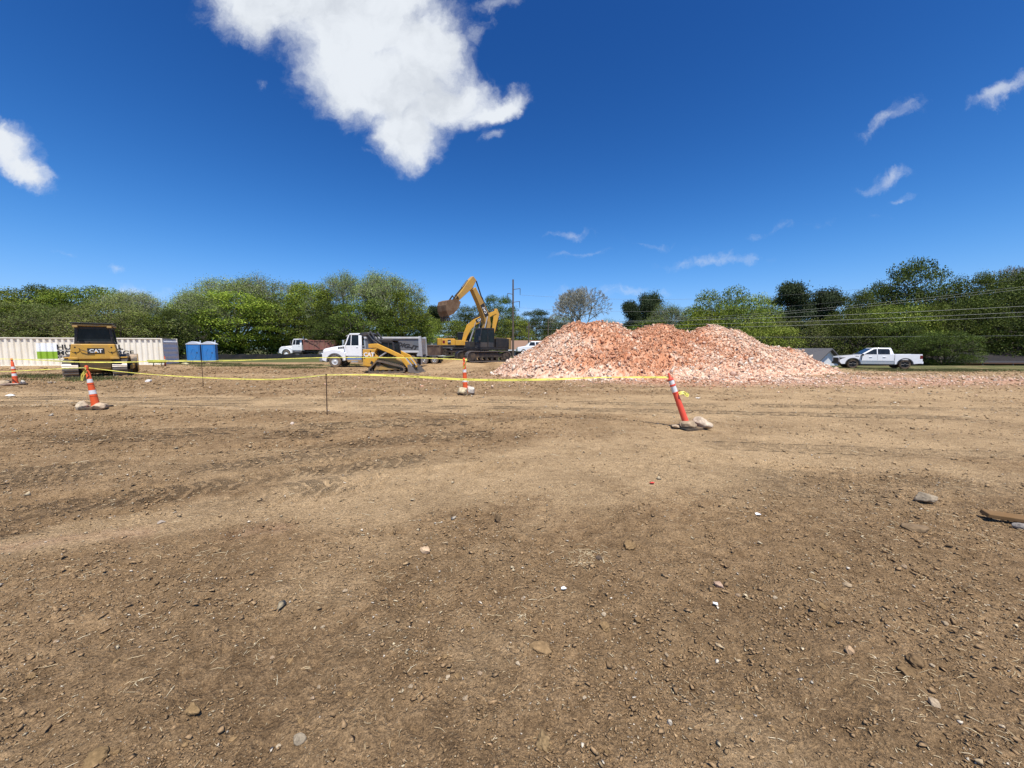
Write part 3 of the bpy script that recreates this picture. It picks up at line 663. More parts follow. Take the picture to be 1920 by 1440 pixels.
    for i in top:
        dd = ((cl - c[i]) ** 2).sum(1) + rs.uniform(0, .02, len(cl)); me = bank[int(np.argmin(dd))][1]
        o = link(bpy.data.objects.new('rock', me), root); o.location = pos[i] - org; s = r[i]
        o.scale = (s * rs.uniform(.9, 1.35), s * rs.uniform(.8, 1.1), s * rs.uniform(.65, .95)); o.rotation_euler = tuple(rs.uniform(0, 6.28, 3))
    # fragments spread over the ground to the right
    n = 9000; fx = rs.uniform(3.5, 40, n); fy = 17.3 + .02 * (fx - 15) + rs.normal(0, 1.1, n) + rs.uniform(0, 1, n) ** 2 * 2.5 * sst(fx, 8, 12); fx2 = rs.normal(9, 7, 2200); fy2 = rs.normal(16.5, 1.6, 2200)
    fx3 = rs.uniform(12, 26, 2500); fy3 = rs.uniform(17, 27, 2500); fx = np.concatenate([fx, fx2, fx3]); fy = np.concatenate([fy, fy2, fy3])
    k = (fbm(fx, fy, 1.3, 4, 81) > .40) & (fy > 12); fx, fy = fx[k], fy[k]; r = .028 * np.exp(rs.normal(0, .5, len(fx)))
    V, Fc, C = scatter(shp, np.stack([fx, fy, gh(fx, fy, True) + r * .3], 1), sizes(r), tint(fx, fy, np.zeros(len(fx)), len(fx)), rs)
    tag(mesh_np('rock_fragments', V, Fc, 'stone', C), 'thin spread of pink and cream rock fragments right of the pile', 'rock fragments', kind='stuff')
build_pile()
# ------------------------------------------------------------------ storage container
def build_container():
    x0, y0 = P(308, 686, 36.5)[:2]; ang = math.atan2(.243, .97); L = 12.19; H = 2.62; W = 2.44
    dx, dy = math.cos(ang), math.sin(ang); lx, ly = x0 - dx * L, y0 - dy * L
    zb = EYE - (686 - 655) * 36.5 / FPX
    t = thing('storage_container', 'long cream corrugated storage container with green and white logo behind the bulldozer', 'container', (lx, ly, zb), ang)
    def s_at(px):
        k = (px - 960) / FPX; return (k * ly - lx) / (dx - k * dy)
    m, nt, b = new_mat('container_paint')
    tc = nt.nodes.new('ShaderNodeTexCoord'); sp = nt.nodes.new('ShaderNodeSeparateXYZ'); nt.links.new(tc.outputs['Object'], sp.inputs[0])
    def rng(o, a, c):
        g1 = nt.nodes.new('ShaderNodeMath'); g1.operation = 'GREATER_THAN'; nt.links.new(o, g1.inputs[0]); g1.inputs[1].default_value = a
        g2 = nt.nodes.new('ShaderNodeMath'); g2.operation = 'LESS_THAN'; nt.links.new(o, g2.inputs[0]); g2.inputs[1].default_value = c
        mu = nt.nodes.new('ShaderNodeMath'); mu.operation = 'MULTIPLY'; nt.links.new(g1.outputs[0], mu.inputs[0]); nt.links.new(g2.outputs[0], mu.inputs[1]); return mu.outputs[0]
    def mul(a, c):
        mu = nt.nodes.new('ShaderNodeMath'); mu.operation = 'MULTIPLY'; nt.links.new(a, mu.inputs[0]); nt.links.new(c, mu.inputs[1]); return mu.outputs[0]
    sa, sb = s_at(69), s_at(110); xr = rng(sp.outputs[0], sa, sb)
    n = nz(nt, .8, 6, .6); cream = ramp(nt, n, [(.3, (.75, .69, .56)), (.7, (.83, .78, .66))])
    c = mixrgb(nt, mul(xr, rng(sp.outputs[2], 1.38, 2.12)), cream, (.80, .83, .84)); c = mixrgb(nt, mul(xr, rng(sp.outputs[2], .72, 1.38)), c, (.25, .42, .03))
    st = nz(nt, 4, 8, .7); c = mixrgb(nt, ramp(nt, st, [(.62, (0, 0, 0)), (.8, (.3, .3, .3))]), c, (.36, .27, .18))
    nt.links.new(c, b.inputs['Base Color']); b.inputs['Roughness'].default_value = .5
    M['container_cream'] = paint('container_frame_cream', (.80, .74, .61), .5, 0, .2); M['container_white'] = paint('container_end_white', (.74, .75, .76), .5, 0, .15)
    def corr(L0, L1, z0, z1, pitch, dep, yb):
        vs, fs = [], []; x = L0; prof = []
        k = int((L1 - L0) / pitch); p = (L1 - L0) / k
        for i in range(k):
            a = L0 + i * p; prof += [(a, 0), (a + p * .36, 0), (a + p * .5, dep), (a + p * .86, dep)]
        prof.append((L1, 0))
        for (q, d) in prof: vs += [(q, yb + d, z0), (q, yb + d, z1)]
        for i in range(len(prof) - 1): fs.append((2 * i, 2 * i + 2, 2 * i + 3, 2 * i + 1))
        return vs, fs
    MB().add(*corr(.12, L - .12, .16, H - .1, .44, .11, .03)).build('side_panel', m, t)
    MB().add(*corr(.12, L - .12, .16, H - .1, .44, -.075, W - .03)).build('side_panel', 'container_cream', t)
    for y in (0, W - .1):
        MB().box(.0, L, y, y + .1, 0, .16).build('bottom_rail', 'container_cream', t, .01); MB().box(0, L, y, y + .1, H - .1, H).build('top_rail', 'container_cream', t, .01)
        for x in (0, L - .14): MB().box(x, x + .14, y, y + .1, .165, H - .105).build('corner_post', 'container_cream', t, .01)
    MB().box(.05, L - .05, .105, W - .105, H - .06, H - .02).build('roof', 'container_cream', t)
    MB().box(.05, L - .05, .105, W - .105, .06, .14).build('floor', 'steel_dark', t)
    MB().box(L - .1, L - .06, .1, W - .1, .16, H - .1).build('end_wall', 'container_white', t)
    for i in range(5):
        z = .34 + i * .44; MB().prism([(L - .06, z), (L + .0, z + .05), (L + .0, z + .2), (L - .06, z + .25)], .12, W - .12, 'xz').build('end_rib', 'container_white', t)
    MB().box(.04, .1, .1, W - .1, .16, H - .1).build('end_wall', 'container_cream', t)
    rot = (math.pi / 2, 0, 0); s = s_at(110)
    def fit(o, w):
        xs = [v.co.x for v in o.data.vertices]; o.scale.x = w / (max(xs) - min(xs)); o.location.x -= min(xs) * o.scale.x
    w = s_at(253) - s
    fit(text(t, 'HUGG & HALL', (s, .018, 1.56), rot, .62, 'ink', .016, align='LEFT', depth=.006), w * .86)
    fit(text(t, 'MOBILE STORAGE', (s, .018, 1.05), rot, .58, 'ink', .012, align='LEFT', depth=.006), w)
    fit(text(t, 'DELI', (s, .018, .80), rot, .22, 'ink', .004, align='LEFT', depth=.006), w * .17)
    fit(text(t, 'RS', (s + w * .93, .018, .80), rot, .22, 'ink', .004, align='LEFT', depth=.006), w * .07)
build_container()

# ------------------------------------------------------------------ bulldozer seen from behind
def build_dozer():
    x, y, z = GP(181, 707); f = Vector((-.66, .75, 0)).normalized(); rz = math.atan2(f.y, f.x); s = .93
    base = Vector((x, y, z)) + f * 1.9 * s
    t = thing('bulldozer', 'yellow bulldozer with black cab seen from behind, in front of the container', 'bulldozer', tuple(base), rz, scale=s)
    for sd in (1, -1): crawler(t, [(-1.42, .44, .42), (1.35, .46, .42), (.2, .9, .3)], sd * .96, .6, .2, gro=.06)
    MB().box(-1.5, 1.7, -.6, .6, .35, 1.15).build('main_frame', 'cat_dull', t, .04)
    MB().box(-1.75, -1.5, -.62, .62, .45, 1.0).build('rear_case', 'cat_dull', t, .04)
    MB().prism([(-.62, 1.0), (.62, 1.0), (.95, 1.12), (.92, 1.22), (.84, 1.86), (-.84, 1.86), (-.92, 1.22), (-.95, 1.12)], -1.95, -1.05, 'yz').build('fuel_tank', 'cat_yellow', t, .05, seg=3)
    for sd in (1, -1):
        MB().box(-1.99, -1.62, sd * .80 - .18, sd * .80 + .18, 1.0, 1.13).build('fender_bracket', 'cat_yellow', t, .02)
        MB().lathe([(-.02, .001), (-.02, .17), (.03, .17)], (-1.955, sd * .7, 1.56), 'x', 18).build('tank_cover', 'cat_yellow', t, smooth=True)
        for zz in (1.68, 1.40): MB().cyl((-1.985, sd * .7, zz), (-1.955, sd * .7, zz), .035, n=10).build('bolt', 'black', t)
        MB().box(-1.2, 1.3, sd * .96 - .3, sd * .96 + .3, 1.05, 1.12).build('fender', 'cat_yellow', t, .02)
    MB().cyl((-1.6, .25, 1.86), (-1.6, .25, 1.98), .1, n=12).build('filler_cap', 'black', t, smooth=True)
    MB().tube([(-1.98, .55, 1.62), (-2.02, .50, 1.54), (-2.02, .30, 1.46), (-2.02, .02, 1.45), (-1.98, .0, 1.5)], .018).build('hose', 'black', t)
    cat_logo(t, (-1.962, -.08, 1.48), (math.pi / 2, 0, -math.pi / 2), .26, (.66, .30))
    # cab
    hb, ht, z0, z1 = .80, .70, 1.87, 2.86
    def fr(y0, y1, a, b): return (y0 + (y1 - y0) * a)
    for (xa, xb) in ((-1.32, -1.2), (.2, .32)):
        for sd in (1, -1): MB().prism([(sd * hb, z0), (sd * (hb - .12), z0), (sd * (ht - .12), z1), (sd * ht, z1)], xa, xb, 'yz').build('cab_post', 'black', t, .015)
    MB().box(-1.31, .31, -hb + .02, hb - .02, z0 + .003, z0 + .14).build('cab_sill', 'black', t, .01); MB().box(-1.31, .31, -ht + .01, ht - .01, z1 - .14, z1 - .004).build('cab_header', 'black', t, .01)
    MB().prism([(-hb + .12, z0 + .14), (hb - .12, z0 + .14), (ht - .12, z1 - .14), (-ht + .12, z1 - .14)], -1.28, -1.26, 'yz').build('rear_window', 'glass_cab', t)
    MB().prism([(-hb + .12, z0 + .14), (hb - .12, z0 + .14), (ht - .12, z1 - .14), (-ht + .12, z1 - .14)], .25, .27, 'yz').build('windscreen', 'glass_cab', t)
    for sd in (1, -1): MB().add([(-1.2, sd * (hb - .05), z0 + .14), (.2, sd * (hb - .05), z0 + .14), (.2, sd * (ht - .05), z1 - .14), (-1.2, sd * (ht - .05), z1 - .14)], [(0, 1, 2, 3)]).build('side_window', 'glass_cab', t)
    MB().box(-.9, -.5, -.28, .28, z0, 2.62, top=.85).build('seat', 'charcoal', t, .05)
    MB().box(-1.55, .5, -.80, .80, 2.862, 2.98).build('roof_rim', 'cat_dull', t, .03); MB().box(-1.5, .45, -.76, .76, 2.985, 3.05).build('roof', 'black', t, .03)
    MB().box(-1.6, -1.5, -.86, .86, 3.0, 3.06).build('roof_edge', 'black', t, .01)
    for sd in (1, -1): MB().box(-1.68, -1.56, sd * .66 - .1, sd * .66 + .1, 2.78, 2.88).build('work_lamp', 'cat_dull', t, .02)
    # engine hood, exhaust, blade beyond the cab
    MB().box(.33, 2.0, -.5, .5, 1.15, 1.95).build('engine_hood', 'cat_yellow', t, .05); MB().cyl((1.2, .3, 1.9), (1.2, .3, 2.5), .07, n=10).build('exhaust', 'black', t, smooth=True)
    for sd in (1, -1): MB().box(.2, 2.4, sd * 1.32 - .06, sd * 1.32 + .06, .35, .6).build('push_arm', 'cat_yellow', t, .02)
    arc = [(2.55 + .25 * math.sin(q * math.pi) * -1, .02 + 1.25 * q) for q in np.linspace(0, 1, 9)]
    MB().prism(arc + [(a + .06, b) for a, b in arc[::-1]], -1.5, 1.5, 'xz').build('blade', 'steel_dark', t, .01)
    for sd in (1, -1): MB().prism([(2.3, .05), (2.6, .02), (2.6, 1.27), (2.35, 1.2), (2.15, .7)], sd * 1.51, sd * 1.55, 'xz').build('blade_end', 'cat_dull', t, .01)
    MB().box(-1.6, -1.55, -.5, .5, .55, .8).build('tow_bar', 'black', t, .02)
build_dozer()

# ------------------------------------------------------------------ portable toilets
M['toilet_blue'] = paint('toilet_blue', (.03, .20, .52), .45, 0, .08, 2); M['toilet_roof'] = paint('toilet_roof_white', (.55, .58, .63), .5, 0, .1)
def toilet(px, label, ang):
    x, y, z = GP(px, 679.5); t = thing('portable_toilet', label, 'portable toilet', (x, y, z), ang, 'pair of blue portable toilets'); w = .60
    MB().box(-w, w, -w, w, .0, .12).build('skid_base', 'charcoal', t, .01)
    MB().box(-w + .02, w - .02, -w + .02, w - .02, .12, 2.02, top=.97).build('cabin', 'toilet_blue', t, .03)
    MB().box(-w + .10, w - .10, -w - .012, -w + .06, .16, 1.93, top=.98, topy=1).build('door', 'toilet_blue', t, .012)
    for sd in (1, -1):
        MB().box(sd * (w - .045) - .045, sd * (w - .045) + .045, -w - .03, -w + .05, .12, 2.02).build('corner_rib', 'toilet_blue', t, .015)
        pts = [(sd * (.10 + .14 * math.sin(q * math.pi * 1.1)), -w - .016, .45 + 1.05 * q) for q in np.linspace(0, 1, 9)]; MB().tube(pts, .025).build('moulding', 'toilet_blue', t)
    MB().box(.28, .36, -w - .04, -w - .008, 1.02, 1.16).build('latch', 'charcoal', t, .006)
    arc = [(q * (w + .05), 2.03 + .30 * (1 - abs(q) ** 1.6)) for q in np.linspace(-1, 1, 13)]
    MB().prism(arc + [(w + .05, 1.98), (-w - .05, 1.98)], -w - .05, w + .05, 'xz').build('roof', 'toilet_roof', t, .02)
    MB().cyl((.4, .45, 2.0), (.4, .45, 2.45), .05, n=10).build('vent_pipe', 'toilet_roof', t, smooth=True)
toilet(367.5, 'left one of the two blue portable toilets with white arched roofs', R(24)); toilet(395.5, 'right one of the two blue portable toilets with white arched roofs', R(24))

# ------------------------------------------------------------------ trucks
def dump_truck(label, loc, rz, scale, cab='white_truck', bed='grey_truck', rail='alu', style='new', fender='flare_grey', sign=None, L=9.4):
    t = thing('dump_truck', label, 'dump truck', loc, rz, scale=scale); old = style != 'new'
    rr = .53; xf = 3.35; xr = (-2.2, -3.55)
    for sd in (1, -1):
        MB().box(-4.5, 4.4, sd * .42 - .05, sd * .42 + .05, .72, .98).build('frame_rail', 'charcoal', t)
        wheel(t, xf, sd * 1.04, rr, rr, .30, 'alu_bright' if not old else 'white_truck', sd, 'rubber_dusty', .56, .04)
        for x in xr: wheel(t, x, sd * .97, rr, rr, .5, 'alu_bright', sd, 'rubber_dusty', .56, .16)
    for x in (xf,) + xr: MB().cyl((x, -.9, rr), (x, .9, rr), .09, n=10).build('axle', 'charcoal', t)
    # hood and fenders
    if not old:
        MB().prism([(4.50, .95), (4.56, 1.50), (4.42, 1.68), (3.6, 1.86), (2.5, 2.02), (2.45, 1.0)], -.86, .86).build('hood', cab, t, .09, seg=4, smooth=True)
        fz = 1.05
    else:
        MB().prism([(4.45, .9), (4.48, 1.45), (4.40, 1.60), (2.5, 1.78), (2.45, .95)], -.80, .80).build('hood', cab, t, .08, seg=3, smooth=True)
        fz = 1.0
    for sd in (1, -1):
        arc = [(xf + .70 * math.cos(a), rr + .70 * math.sin(a)) for a in np.linspace(math.pi * -.02, math.pi * .98, 13)]
        poly = arc + [(2.42, .62), (2.42, 1.32), (2.9, 1.58), (3.6, 1.64), (4.3, 1.48), (4.5, 1.2), (4.5, .62)]
        MB().prism([(a, b) for a, b in poly], sd * .72, sd * 1.14).build('front_fender', cab, t, .05, seg=3)
        arc2 = [(xf + .78 * math.cos(a), rr + .78 * math.sin(a)) for a in np.linspace(math.pi * .98, math.pi * -.02, 13)]
        MB().prism(arc + arc2, sd * 1.06, sd * 1.2).build('fender_flare', fender, t, .012)
        MB().box(4.52, 4.60, sd * .78 - .12, sd * .78 + .12, 1.1, 1.3).build('headlight', 'lamp', t, .02)
        if not old:
            for k in range(3): MB().box(3.00 - k * .19, 3.13 - k * .19, sd * .87, sd * .885, 1.67 + k * .02, 1.86 + k * .02, rot=(0, -.2, 0)).build('hood_vent', 'ink', t)
    MB().box(4.53, 4.60, -.55, .55, .95, 1.6).build('grille', 'chrome', t, .03); MB().box(4.5, 4.75, -1.15, 1.15, .5, .82).build('front_bumper', 'chrome', t, .05)
    # cab
    zb = 1.0; zw = 1.98 if not old else 1.88; zt = 2.92 if not old else 2.62; xa, xb = .95, 2.5; hw = 1.02; hwt = .90; rake = .32 if not old else .14
    MB().box(xa, xb, -hw, hw, zb, zw).build('cab_body', cab, t, .04)
    MB().prism([(xa + .03, zt), (xb - rake, zt), (xb - rake - .12, zt + .16), (xa + .25, zt + .18), (xa + .05, zt + .08)], -hwt, hwt).build('cab_roof', cab, t, .05, seg=3)
    if not old: MB().prism([(xb - rake, zt - .02), (xb - rake + .22, zt - .10), (xb - rake + .2, zt - .05), (xb - rake - .1, zt + .1)], -hwt, hwt).build('sun_visor', 'alu', t)
    def post(xbm, xtp, w):
        for sd in (1, -1):
            MB().add([(xbm, sd * hw, zw), (xbm + w, sd * hw, zw), (xtp + w, sd * hwt, zt), (xtp, sd * hwt, zt), (xbm, sd * (hw - .08), zw), (xbm + w, sd * (hw - .08), zw), (xtp + w, sd * (hwt - .08), zt), (xtp, sd * (hwt - .08), zt)],
                     [(0, 1, 2, 3), (7, 6, 5, 4), (0, 4, 5, 1), (1, 5, 6, 2), (2, 6, 7, 3), (3, 7, 4, 0)]).build('cab_pillar', cab, t)
    post(xa, xa + .03, .28); post(xb - .1, xb - rake - .1, .1); post(xa + .95, xa + .92, .06)
    for sd in (1, -1):
        for (a0, a1, b0, b1) in ((xa + .28, xa + .95, xa + .31, xa + .92), (xa + 1.01, xb - .1, xa + .98, xb - rake - .1)):
            MB().add([(a0, sd * (hw - .03), zw), (a1, sd * (hw - .03), zw), (b1, sd * (hwt - .03), zt), (b0, sd * (hwt - .03), zt)], [(0, 1, 2, 3)]).build('side_window', 'glass_cab', t)
        MB().box(xa + .25, xb - .08, sd * hw - .012, sd * hw + .012, zb + .06, zw - .03).build('door', cab, t, .008)
        MB().box(xa + .34, xa + .5, sd * (hw + .012) - .012, sd * (hw + .012) + .02, zw - .2, zw - .15).build('door_handle', 'chrome', t)
        MB().box(xb - .05, xb + .05, sd * 1.28 - .1, sd * 1.28 + .1, 1.98, 2.48).tube([(xb - .1, sd * 1.0, 2.0), (xb, sd * 1.28, 2.02)], .02).tube([(xb - .1, sd * .95, 2.5), (xb, sd * 1.28, 2.46)], .02).build('mirror', 'chrome' if not old else 'charcoal', t, .01)
        MB().cyl((.95, sd * .93, .72), (2.25, sd * .93, .72), .28, n=20).build('fuel_tank', 'chrome' if not old else 'charcoal', t, .02, smooth=True)
        for k in range(2): MB().box(1.3, 1.9, sd * 1.1 - .12, sd * 1.1 + .12, .45 + .38 * k, .49 + .38 * k).build('step', 'alu', t)
    MB().add([(xb - .03, -hw + .1, zw), (xb - .03, hw - .1, zw), (xb - rake - .03, hwt - .1, zt), (xb - rake - .03, -hwt + .1, zt)], [(0, 1, 2, 3)]).build('windscreen', 'glass_cab', t)
    MB().add([(xa + .02, -hw + .1, zw), (xa + .02, hw - .1, zw), (xa + .04, hwt - .1, zt), (xa + .04, -hwt + .1, zt)], [(3, 2, 1, 0)]).build('rear_window', 'glass_cab', t)
    MB().cyl((.72, .85, 1.0), (.72, .85, 2.5), .11, n=12).cyl((.72, .85, 2.5), (.72, .85, 3.15), .06, n=10).build('exhaust_stack', 'chrome', t, smooth=True)
    if not old:
        for k in range(4): MB().box(.5, .95, .98, 1.12, 1.05 + .2 * k, 1.12 + .2 * k).build('step_louvre', 'alu', t)
        MB().box(.5, .95, .7, .98, 1.0, 1.9).build('side_box', 'charcoal', t, .02)
        MB().cyl((2.0, .8, 3.0), (1.95, .8, 4.1), .02, .008, n=5).build('antenna', 'charcoal', t)
    # dump bed
    b0, b1 = -4.35, .55; zt2 = 2.62 if not old else 2.5
    if not old:
        prof = [(1.2, zt2), (1.2, 1.62)] + [(1.2 * math.cos(a), 1.62 + .55 * math.sin(a)) for a in np.linspace(-.2, -math.pi / 2, 6)]
        prof = prof + [(-p, q) for p, q in prof[::-1]]; inn = [(p * .96, q + .04 if q < 1.6 else q) for p, q in prof]
        MB().prism(prof + inn[::-1], b0, b1, 'yz').build('bed_shell', bed, t)
        for sd in (1, -1):
            MB().box(b0, b1 + .1, sd * 1.2 - .03, sd * 1.2 + .09, zt2 - .02, zt2 + .14).build('top_rail', 'alu_bright', t, .015); MB().box(b0, b1, sd * 1.2 - .04, sd * 1.2 + .05, 1.34, 1.52).build('bottom_rail', 'alu_bright', t, .01)
            MB().prism([(b0 - .22, 1.0), (b0 + .3, 1.0), (b0 + .3, 1.2), (b0 + .12, 1.36), (b0 + .12, zt2 + .2), (b0 - .12, zt2 + .2)], sd * 1.14, sd * 1.28).build('rear_post', 'alu', t, .015)
            MB().box(b0 - .1, b0 - .08, sd * .95 - .3, sd * .95 + .3, .25, 1.0).build('mudflap', 'alu', t)
        MB().box(b0 - .1, b0 - .03, -1.13, 1.13, 1.15, zt2 + .05).build('tailgate', 'alu', t, .02)
        MB().box(b1, b1 + .08, -1.2, 1.2, 1.1, zt2 + .12).build('bulkhead', 'alu', t, .01); MB().cyl((b1 + .15, -1.25, zt2 + .2), (b1 + .15, 1.25, zt2 + .2), .11, n=12).build('tarp_roll', 'charcoal', t, smooth=True)
    else:
        for sd in (1, -1):
            MB().box(b0, b1, sd * 1.18 - .03, sd * 1.18 + .03, 1.25, zt2).build('bed_side', bed, t); MB().box(b0 - .03, b1 + .03, sd * 1.2 - .05, sd * 1.2 + .07, zt2 - .1, zt2 + .08).build('top_rail', bed, t, .01)
            for k in range(7): x = b0 + .05 + (b1 - b0 - .1) * k / 6; MB().box(x - .05, x + .05, sd * 1.215, sd * 1.29, 1.25, zt2 - .1).build('bed_rib', bed, t, .008)
            MB().box(b0, b1, sd * 1.2 - .04, sd * 1.2 + .08, 1.12, 1.25).build('bottom_rail', bed, t, .01)
            MB().box(b0 - .06, b0 - .04, sd * .95 - .3, sd * .95 + .3, .3, 1.0).build('mudflap', 'charcoal', t)
        MB().box(b0, b1, -1.15, 1.15, 1.15, 1.25).build('bed_floor', bed, t); MB().box(b0 - .06, b0, -1.15, 1.15, 1.25, zt2).build('tailgate', bed, t); MB().box(b1, b1 + .06, -1.2, 1.2, 1.12, zt2 + .2).build('bulkhead', bed, t)
        MB().box(b1, b1 + .75, -1.15, 1.15, zt2 + .16, zt2 + .22).build('cab_guard', bed, t, .01)
        MB().tube([(b1 - .2, 1.32, zt2 + .25), (b1 - 2.1, 1.32, 1.9), (b1 - 2.6, 1.32, 1.35)], .035).build('tarp_arm', 'steel_dark', t)
        MB().box(b0 + .1, b1 - .1, -1.1, 1.1, 2.0, 2.2).build('load', 'mud', t)
    if sign:
        o = text(t, sign, (-3.12, 1.215, 1.78), (math.pi / 2, R(12), math.pi), .52, 'ink', .02, .3, depth=.008); o.scale.x = 1.25
    return t
p = GP(612, 688.5); q = GP(790, 688); d = Vector((p[0] - q[0], p[1] - q[1] + .9, 0)); mid = Vector(p) * .5 + Vector(q) * .5
cx, cy, _ = P(706, 688, 32.2)
dump_truck('white cab dump truck with dark grey bed lettered on its side, behind the track loader', (cx, cy, gz(cx, cy)), math.pi + R(2), .89, sign='DIG-IT')
cx, cy, _ = P(585, 668, 60); dump_truck('old white cab dump truck with rust brown bed, behind the black silt fence', (cx, cy, .26), math.pi + R(-3), 1.0, 'white_truck', 'rust', style='old', fender='white_truck')
cx, cy, _ = P(769, 684, 38.5); dump_truck('dark brown dump truck mostly hidden behind the grey one, rear wheels showing', (cx, cy, gz(cx, cy)), math.pi + R(3), .72, 'dark_brown', 'dark_brown', style='old', fender='charcoal')

# ------------------------------------------------------------------ compact track loader
def build_loader():
    x, y, z = GP(725, 699.5); t = thing('track_loader', 'yellow compact track loader facing right with bucket down, in front of the white truck', 'track loader', (x, y + .8, z), R(-2), scale=.93)
    for sd in (1, -1):
        circ = [(-1.0, .2, .18), (1.05, .24, .22), (-.52, .62, .22)]; yc = sd * .72; w = .42
        path = hull_path(circ); o2, _ = resample(path, .08); i2, _ = resample(hull_path([(a, b, c - .085) for a, b, c in circ]), .08); k = len(o2); i2 = [i2[int(i * len(i2) / k)] for i in range(k)]
        vs = []; fs = []
        for a, b in zip(o2, i2): vs += [(a[0], yc - w / 2, a[1]), (a[0], yc + w / 2, a[1]), (b[0], yc + w / 2, b[1]), (b[0], yc - w / 2, b[1])]
        for i in range(k):
            j = (i + 1) % k
            for q in range(4): fs.append((4 * i + q, 4 * i + (q + 1) % 4, 4 * j + (q + 1) % 4, 4 * j + q))
        b = MB().add(vs, fs).build('rubber_track', 'rubber_dusty', t); me = None
        for (xx, zz, a) in resample(path, .14)[0]:
            if me is None: o = MB().box(-.035, .035, -w / 2, w / 2, -.035, .01).build('track_lug', 'rubber_dusty', b); me = o.data
            else: o = link(bpy.data.objects.new('track_lug', me), b)
            o.location = (xx, yc, zz); o.rotation_euler = (0, -a, 0)
        for (a, c, r) in circ: MB().lathe([(-.12, .03), (-.12, r - .06), (.12, r - .06), (.12, .04), (.14, .001)], (a, yc, c), 'y', 16).build('idler', 'steel_dark', b, smooth=True)
        for k2 in range(4): MB().cyl((-.6 + .4 * k2, yc - .12, .14), (-.6 + .4 * k2, yc + .12, .14), .09, n=10).build('roller', 'steel_dark', b, smooth=True)
        MB().prism([(-.85, .16), (.95, .22), (.6, .34), (.1, .36), (-.3, .55), (-.65, .6), (-.75, .35)], yc - .1, yc + .1).build('track_frame', 'cat_dull', b, .03)
    MB().prism([(-1.55, .42), (-1.25, .25), (1.0, .3), (1.1, .75), (.6, 1.0), (-1.5, 1.0)], -.5, .5).build('chassis', 'cat_dull', t, .03)
    for sd in (1, -1):
        MB().prism([(-1.52, .48), (-.98, .42), (-.62, .72), (-.5, 1.0), (-.72, 1.32), (-.55, 1.62), (-1.0, 1.58), (-1.5, 1.55)], sd * .52, sd * .93).build('engine_cover', 'cat_orange', t, .04, seg=3)
        MB().box(-1.44, -1.34, sd * .925 - .012, sd * .925 + .012, .95, 1.3).build('cover_slot', 'black', t); MB().box(-1.02, -.94, sd * .925 - .012, sd * .925 + .012, 1.38, 1.48).build('cover_slot', 'black', t)
        MB().box(-1.0, -.82, sd * .925 - .012, sd * .925 + .012, .58, .78, rot=(0, .5, 0)).build('cover_slot', 'black', t)
        arm = beam([(-1.15, 1.78), (-.6, 1.80), (.3, 1.42), (1.05, 1.05), (1.42, .55), (1.55, .3)], [.26, .3, .26, .28, .28, .2]); MB().prism(arm, sd * .70, sd * .86).build('lift_arm', 'cat_orange', t, .025, seg=2)
        MB().cyl((-.45, sd * .78, 1.05), (.1, sd * .78, 1.42), .055, n=10).cyl((.1, sd * .78, 1.42), (.35, sd * .78, 1.52), .03, n=8).build('lift_cylinder', 'alu', t, smooth=True)
        MB().cyl((1.2, sd * .5, 1.0), (1.62, sd * .5, .45), .045, n=8).build('tilt_cylinder', 'alu', t, smooth=True)
        MB().prism([(-.55, 1.1), (-.75, 1.58), (-.62, 2.1), (-.4, 2.18), (.30, 2.16), (.46, 2.0), (.58, 1.0), (.48, 1.0), (.37, 1.98), (-.5, 2.04), (-.62, 1.58), (-.45, 1.1)], sd * .50, sd * .66).build('cab_frame', 'black', t, .015)
        MB().add([(-.5, sd * .6, 1.2), (.5, sd * .6, 1.1), (.4, sd * .6, 2.0), (-.5, sd * .6, 2.04)], [(0, 1, 2, 3)]).build('side_window', 'glass_cab', t)
        MB().box(.1, .16, sd * .63 - .03, sd * .63 + .03, 1.1, 2.06).build('window_bar', 'black', t)
    MB().box(-.62, .44, -.66, .66, 2.12, 2.22).build('cab_roof', 'charcoal', t, .03, seg=3)
    MB().box(-.45, .05, -.3, .3, 1.0, 1.8, top=.8).build('seat', 'charcoal', t, .05)
    MB().add([(.53, -.55, 1.05), (.53, .55, 1.05), (.41, .55, 2.02), (.41, -.55, 2.02)], [(0, 1, 2, 3)]).build('windscreen', 'glass_cab', t)
    # raised rear hood with its struts
    MB().prism([(-1.95, 2.52), (-1.75, 2.66), (-1.3, 2.7), (-1.05, 2.6), (-1.1, 2.5), (-1.6, 2.46)], -.55, .55).build('rear_hood', 'charcoal', t, .03, seg=3)
    MB().prism(beam([(-1.35, 2.55), (-1.2, 2.1), (-.95, 1.62)], [.22, .3, .3]), -.5, .5).build('hood_panel', 'charcoal', t, .03)
    for sd in (1, -1): MB().tube([(-1.1, sd * .6, 2.76), (-.75, sd * .62, 2.25), (-.35, sd * .62, 1.95)], .07, n=8).tube([(-1.25, sd * .6, 2.6), (-.95, sd * .62, 2.2), (-.5, sd * .62, 1.9)], .05, n=8).build('hood_strut', 'charcoal', t)
    MB().box(-1.58, -1.5, -.5, .5, .5, 1.5).build('rear_door', 'black', t, .02)
    MB().prism([(-1.95, .52), (-1.5, .40), (-1.2, .45), (-1.5, .56)], -.6, .6).build('rear_guard', 'cat_dull', t, .01)
    # bucket on the ground
    bp = [(1.45, .55), (1.48, .12), (1.65, .02), (2.12, .02)]; MB().prism(bp + [(2.12, .05), (1.68, .07), (1.54, .16), (1.5, .55)], -.95, .95).build('bucket', 'steel_dark', t, .01)
    for sd in (1, -1): MB().prism([(1.46, .54), (1.5, .1), (1.66, .03), (2.1, .03), (1.8, .42), (1.58, .58)], sd * .95, sd * .98).build('bucket_side', 'steel_shoe', t)
    MB().box(2.08, 2.2, -.98, .98, .0, .045).build('cutting_edge', 'steel_shoe', t)
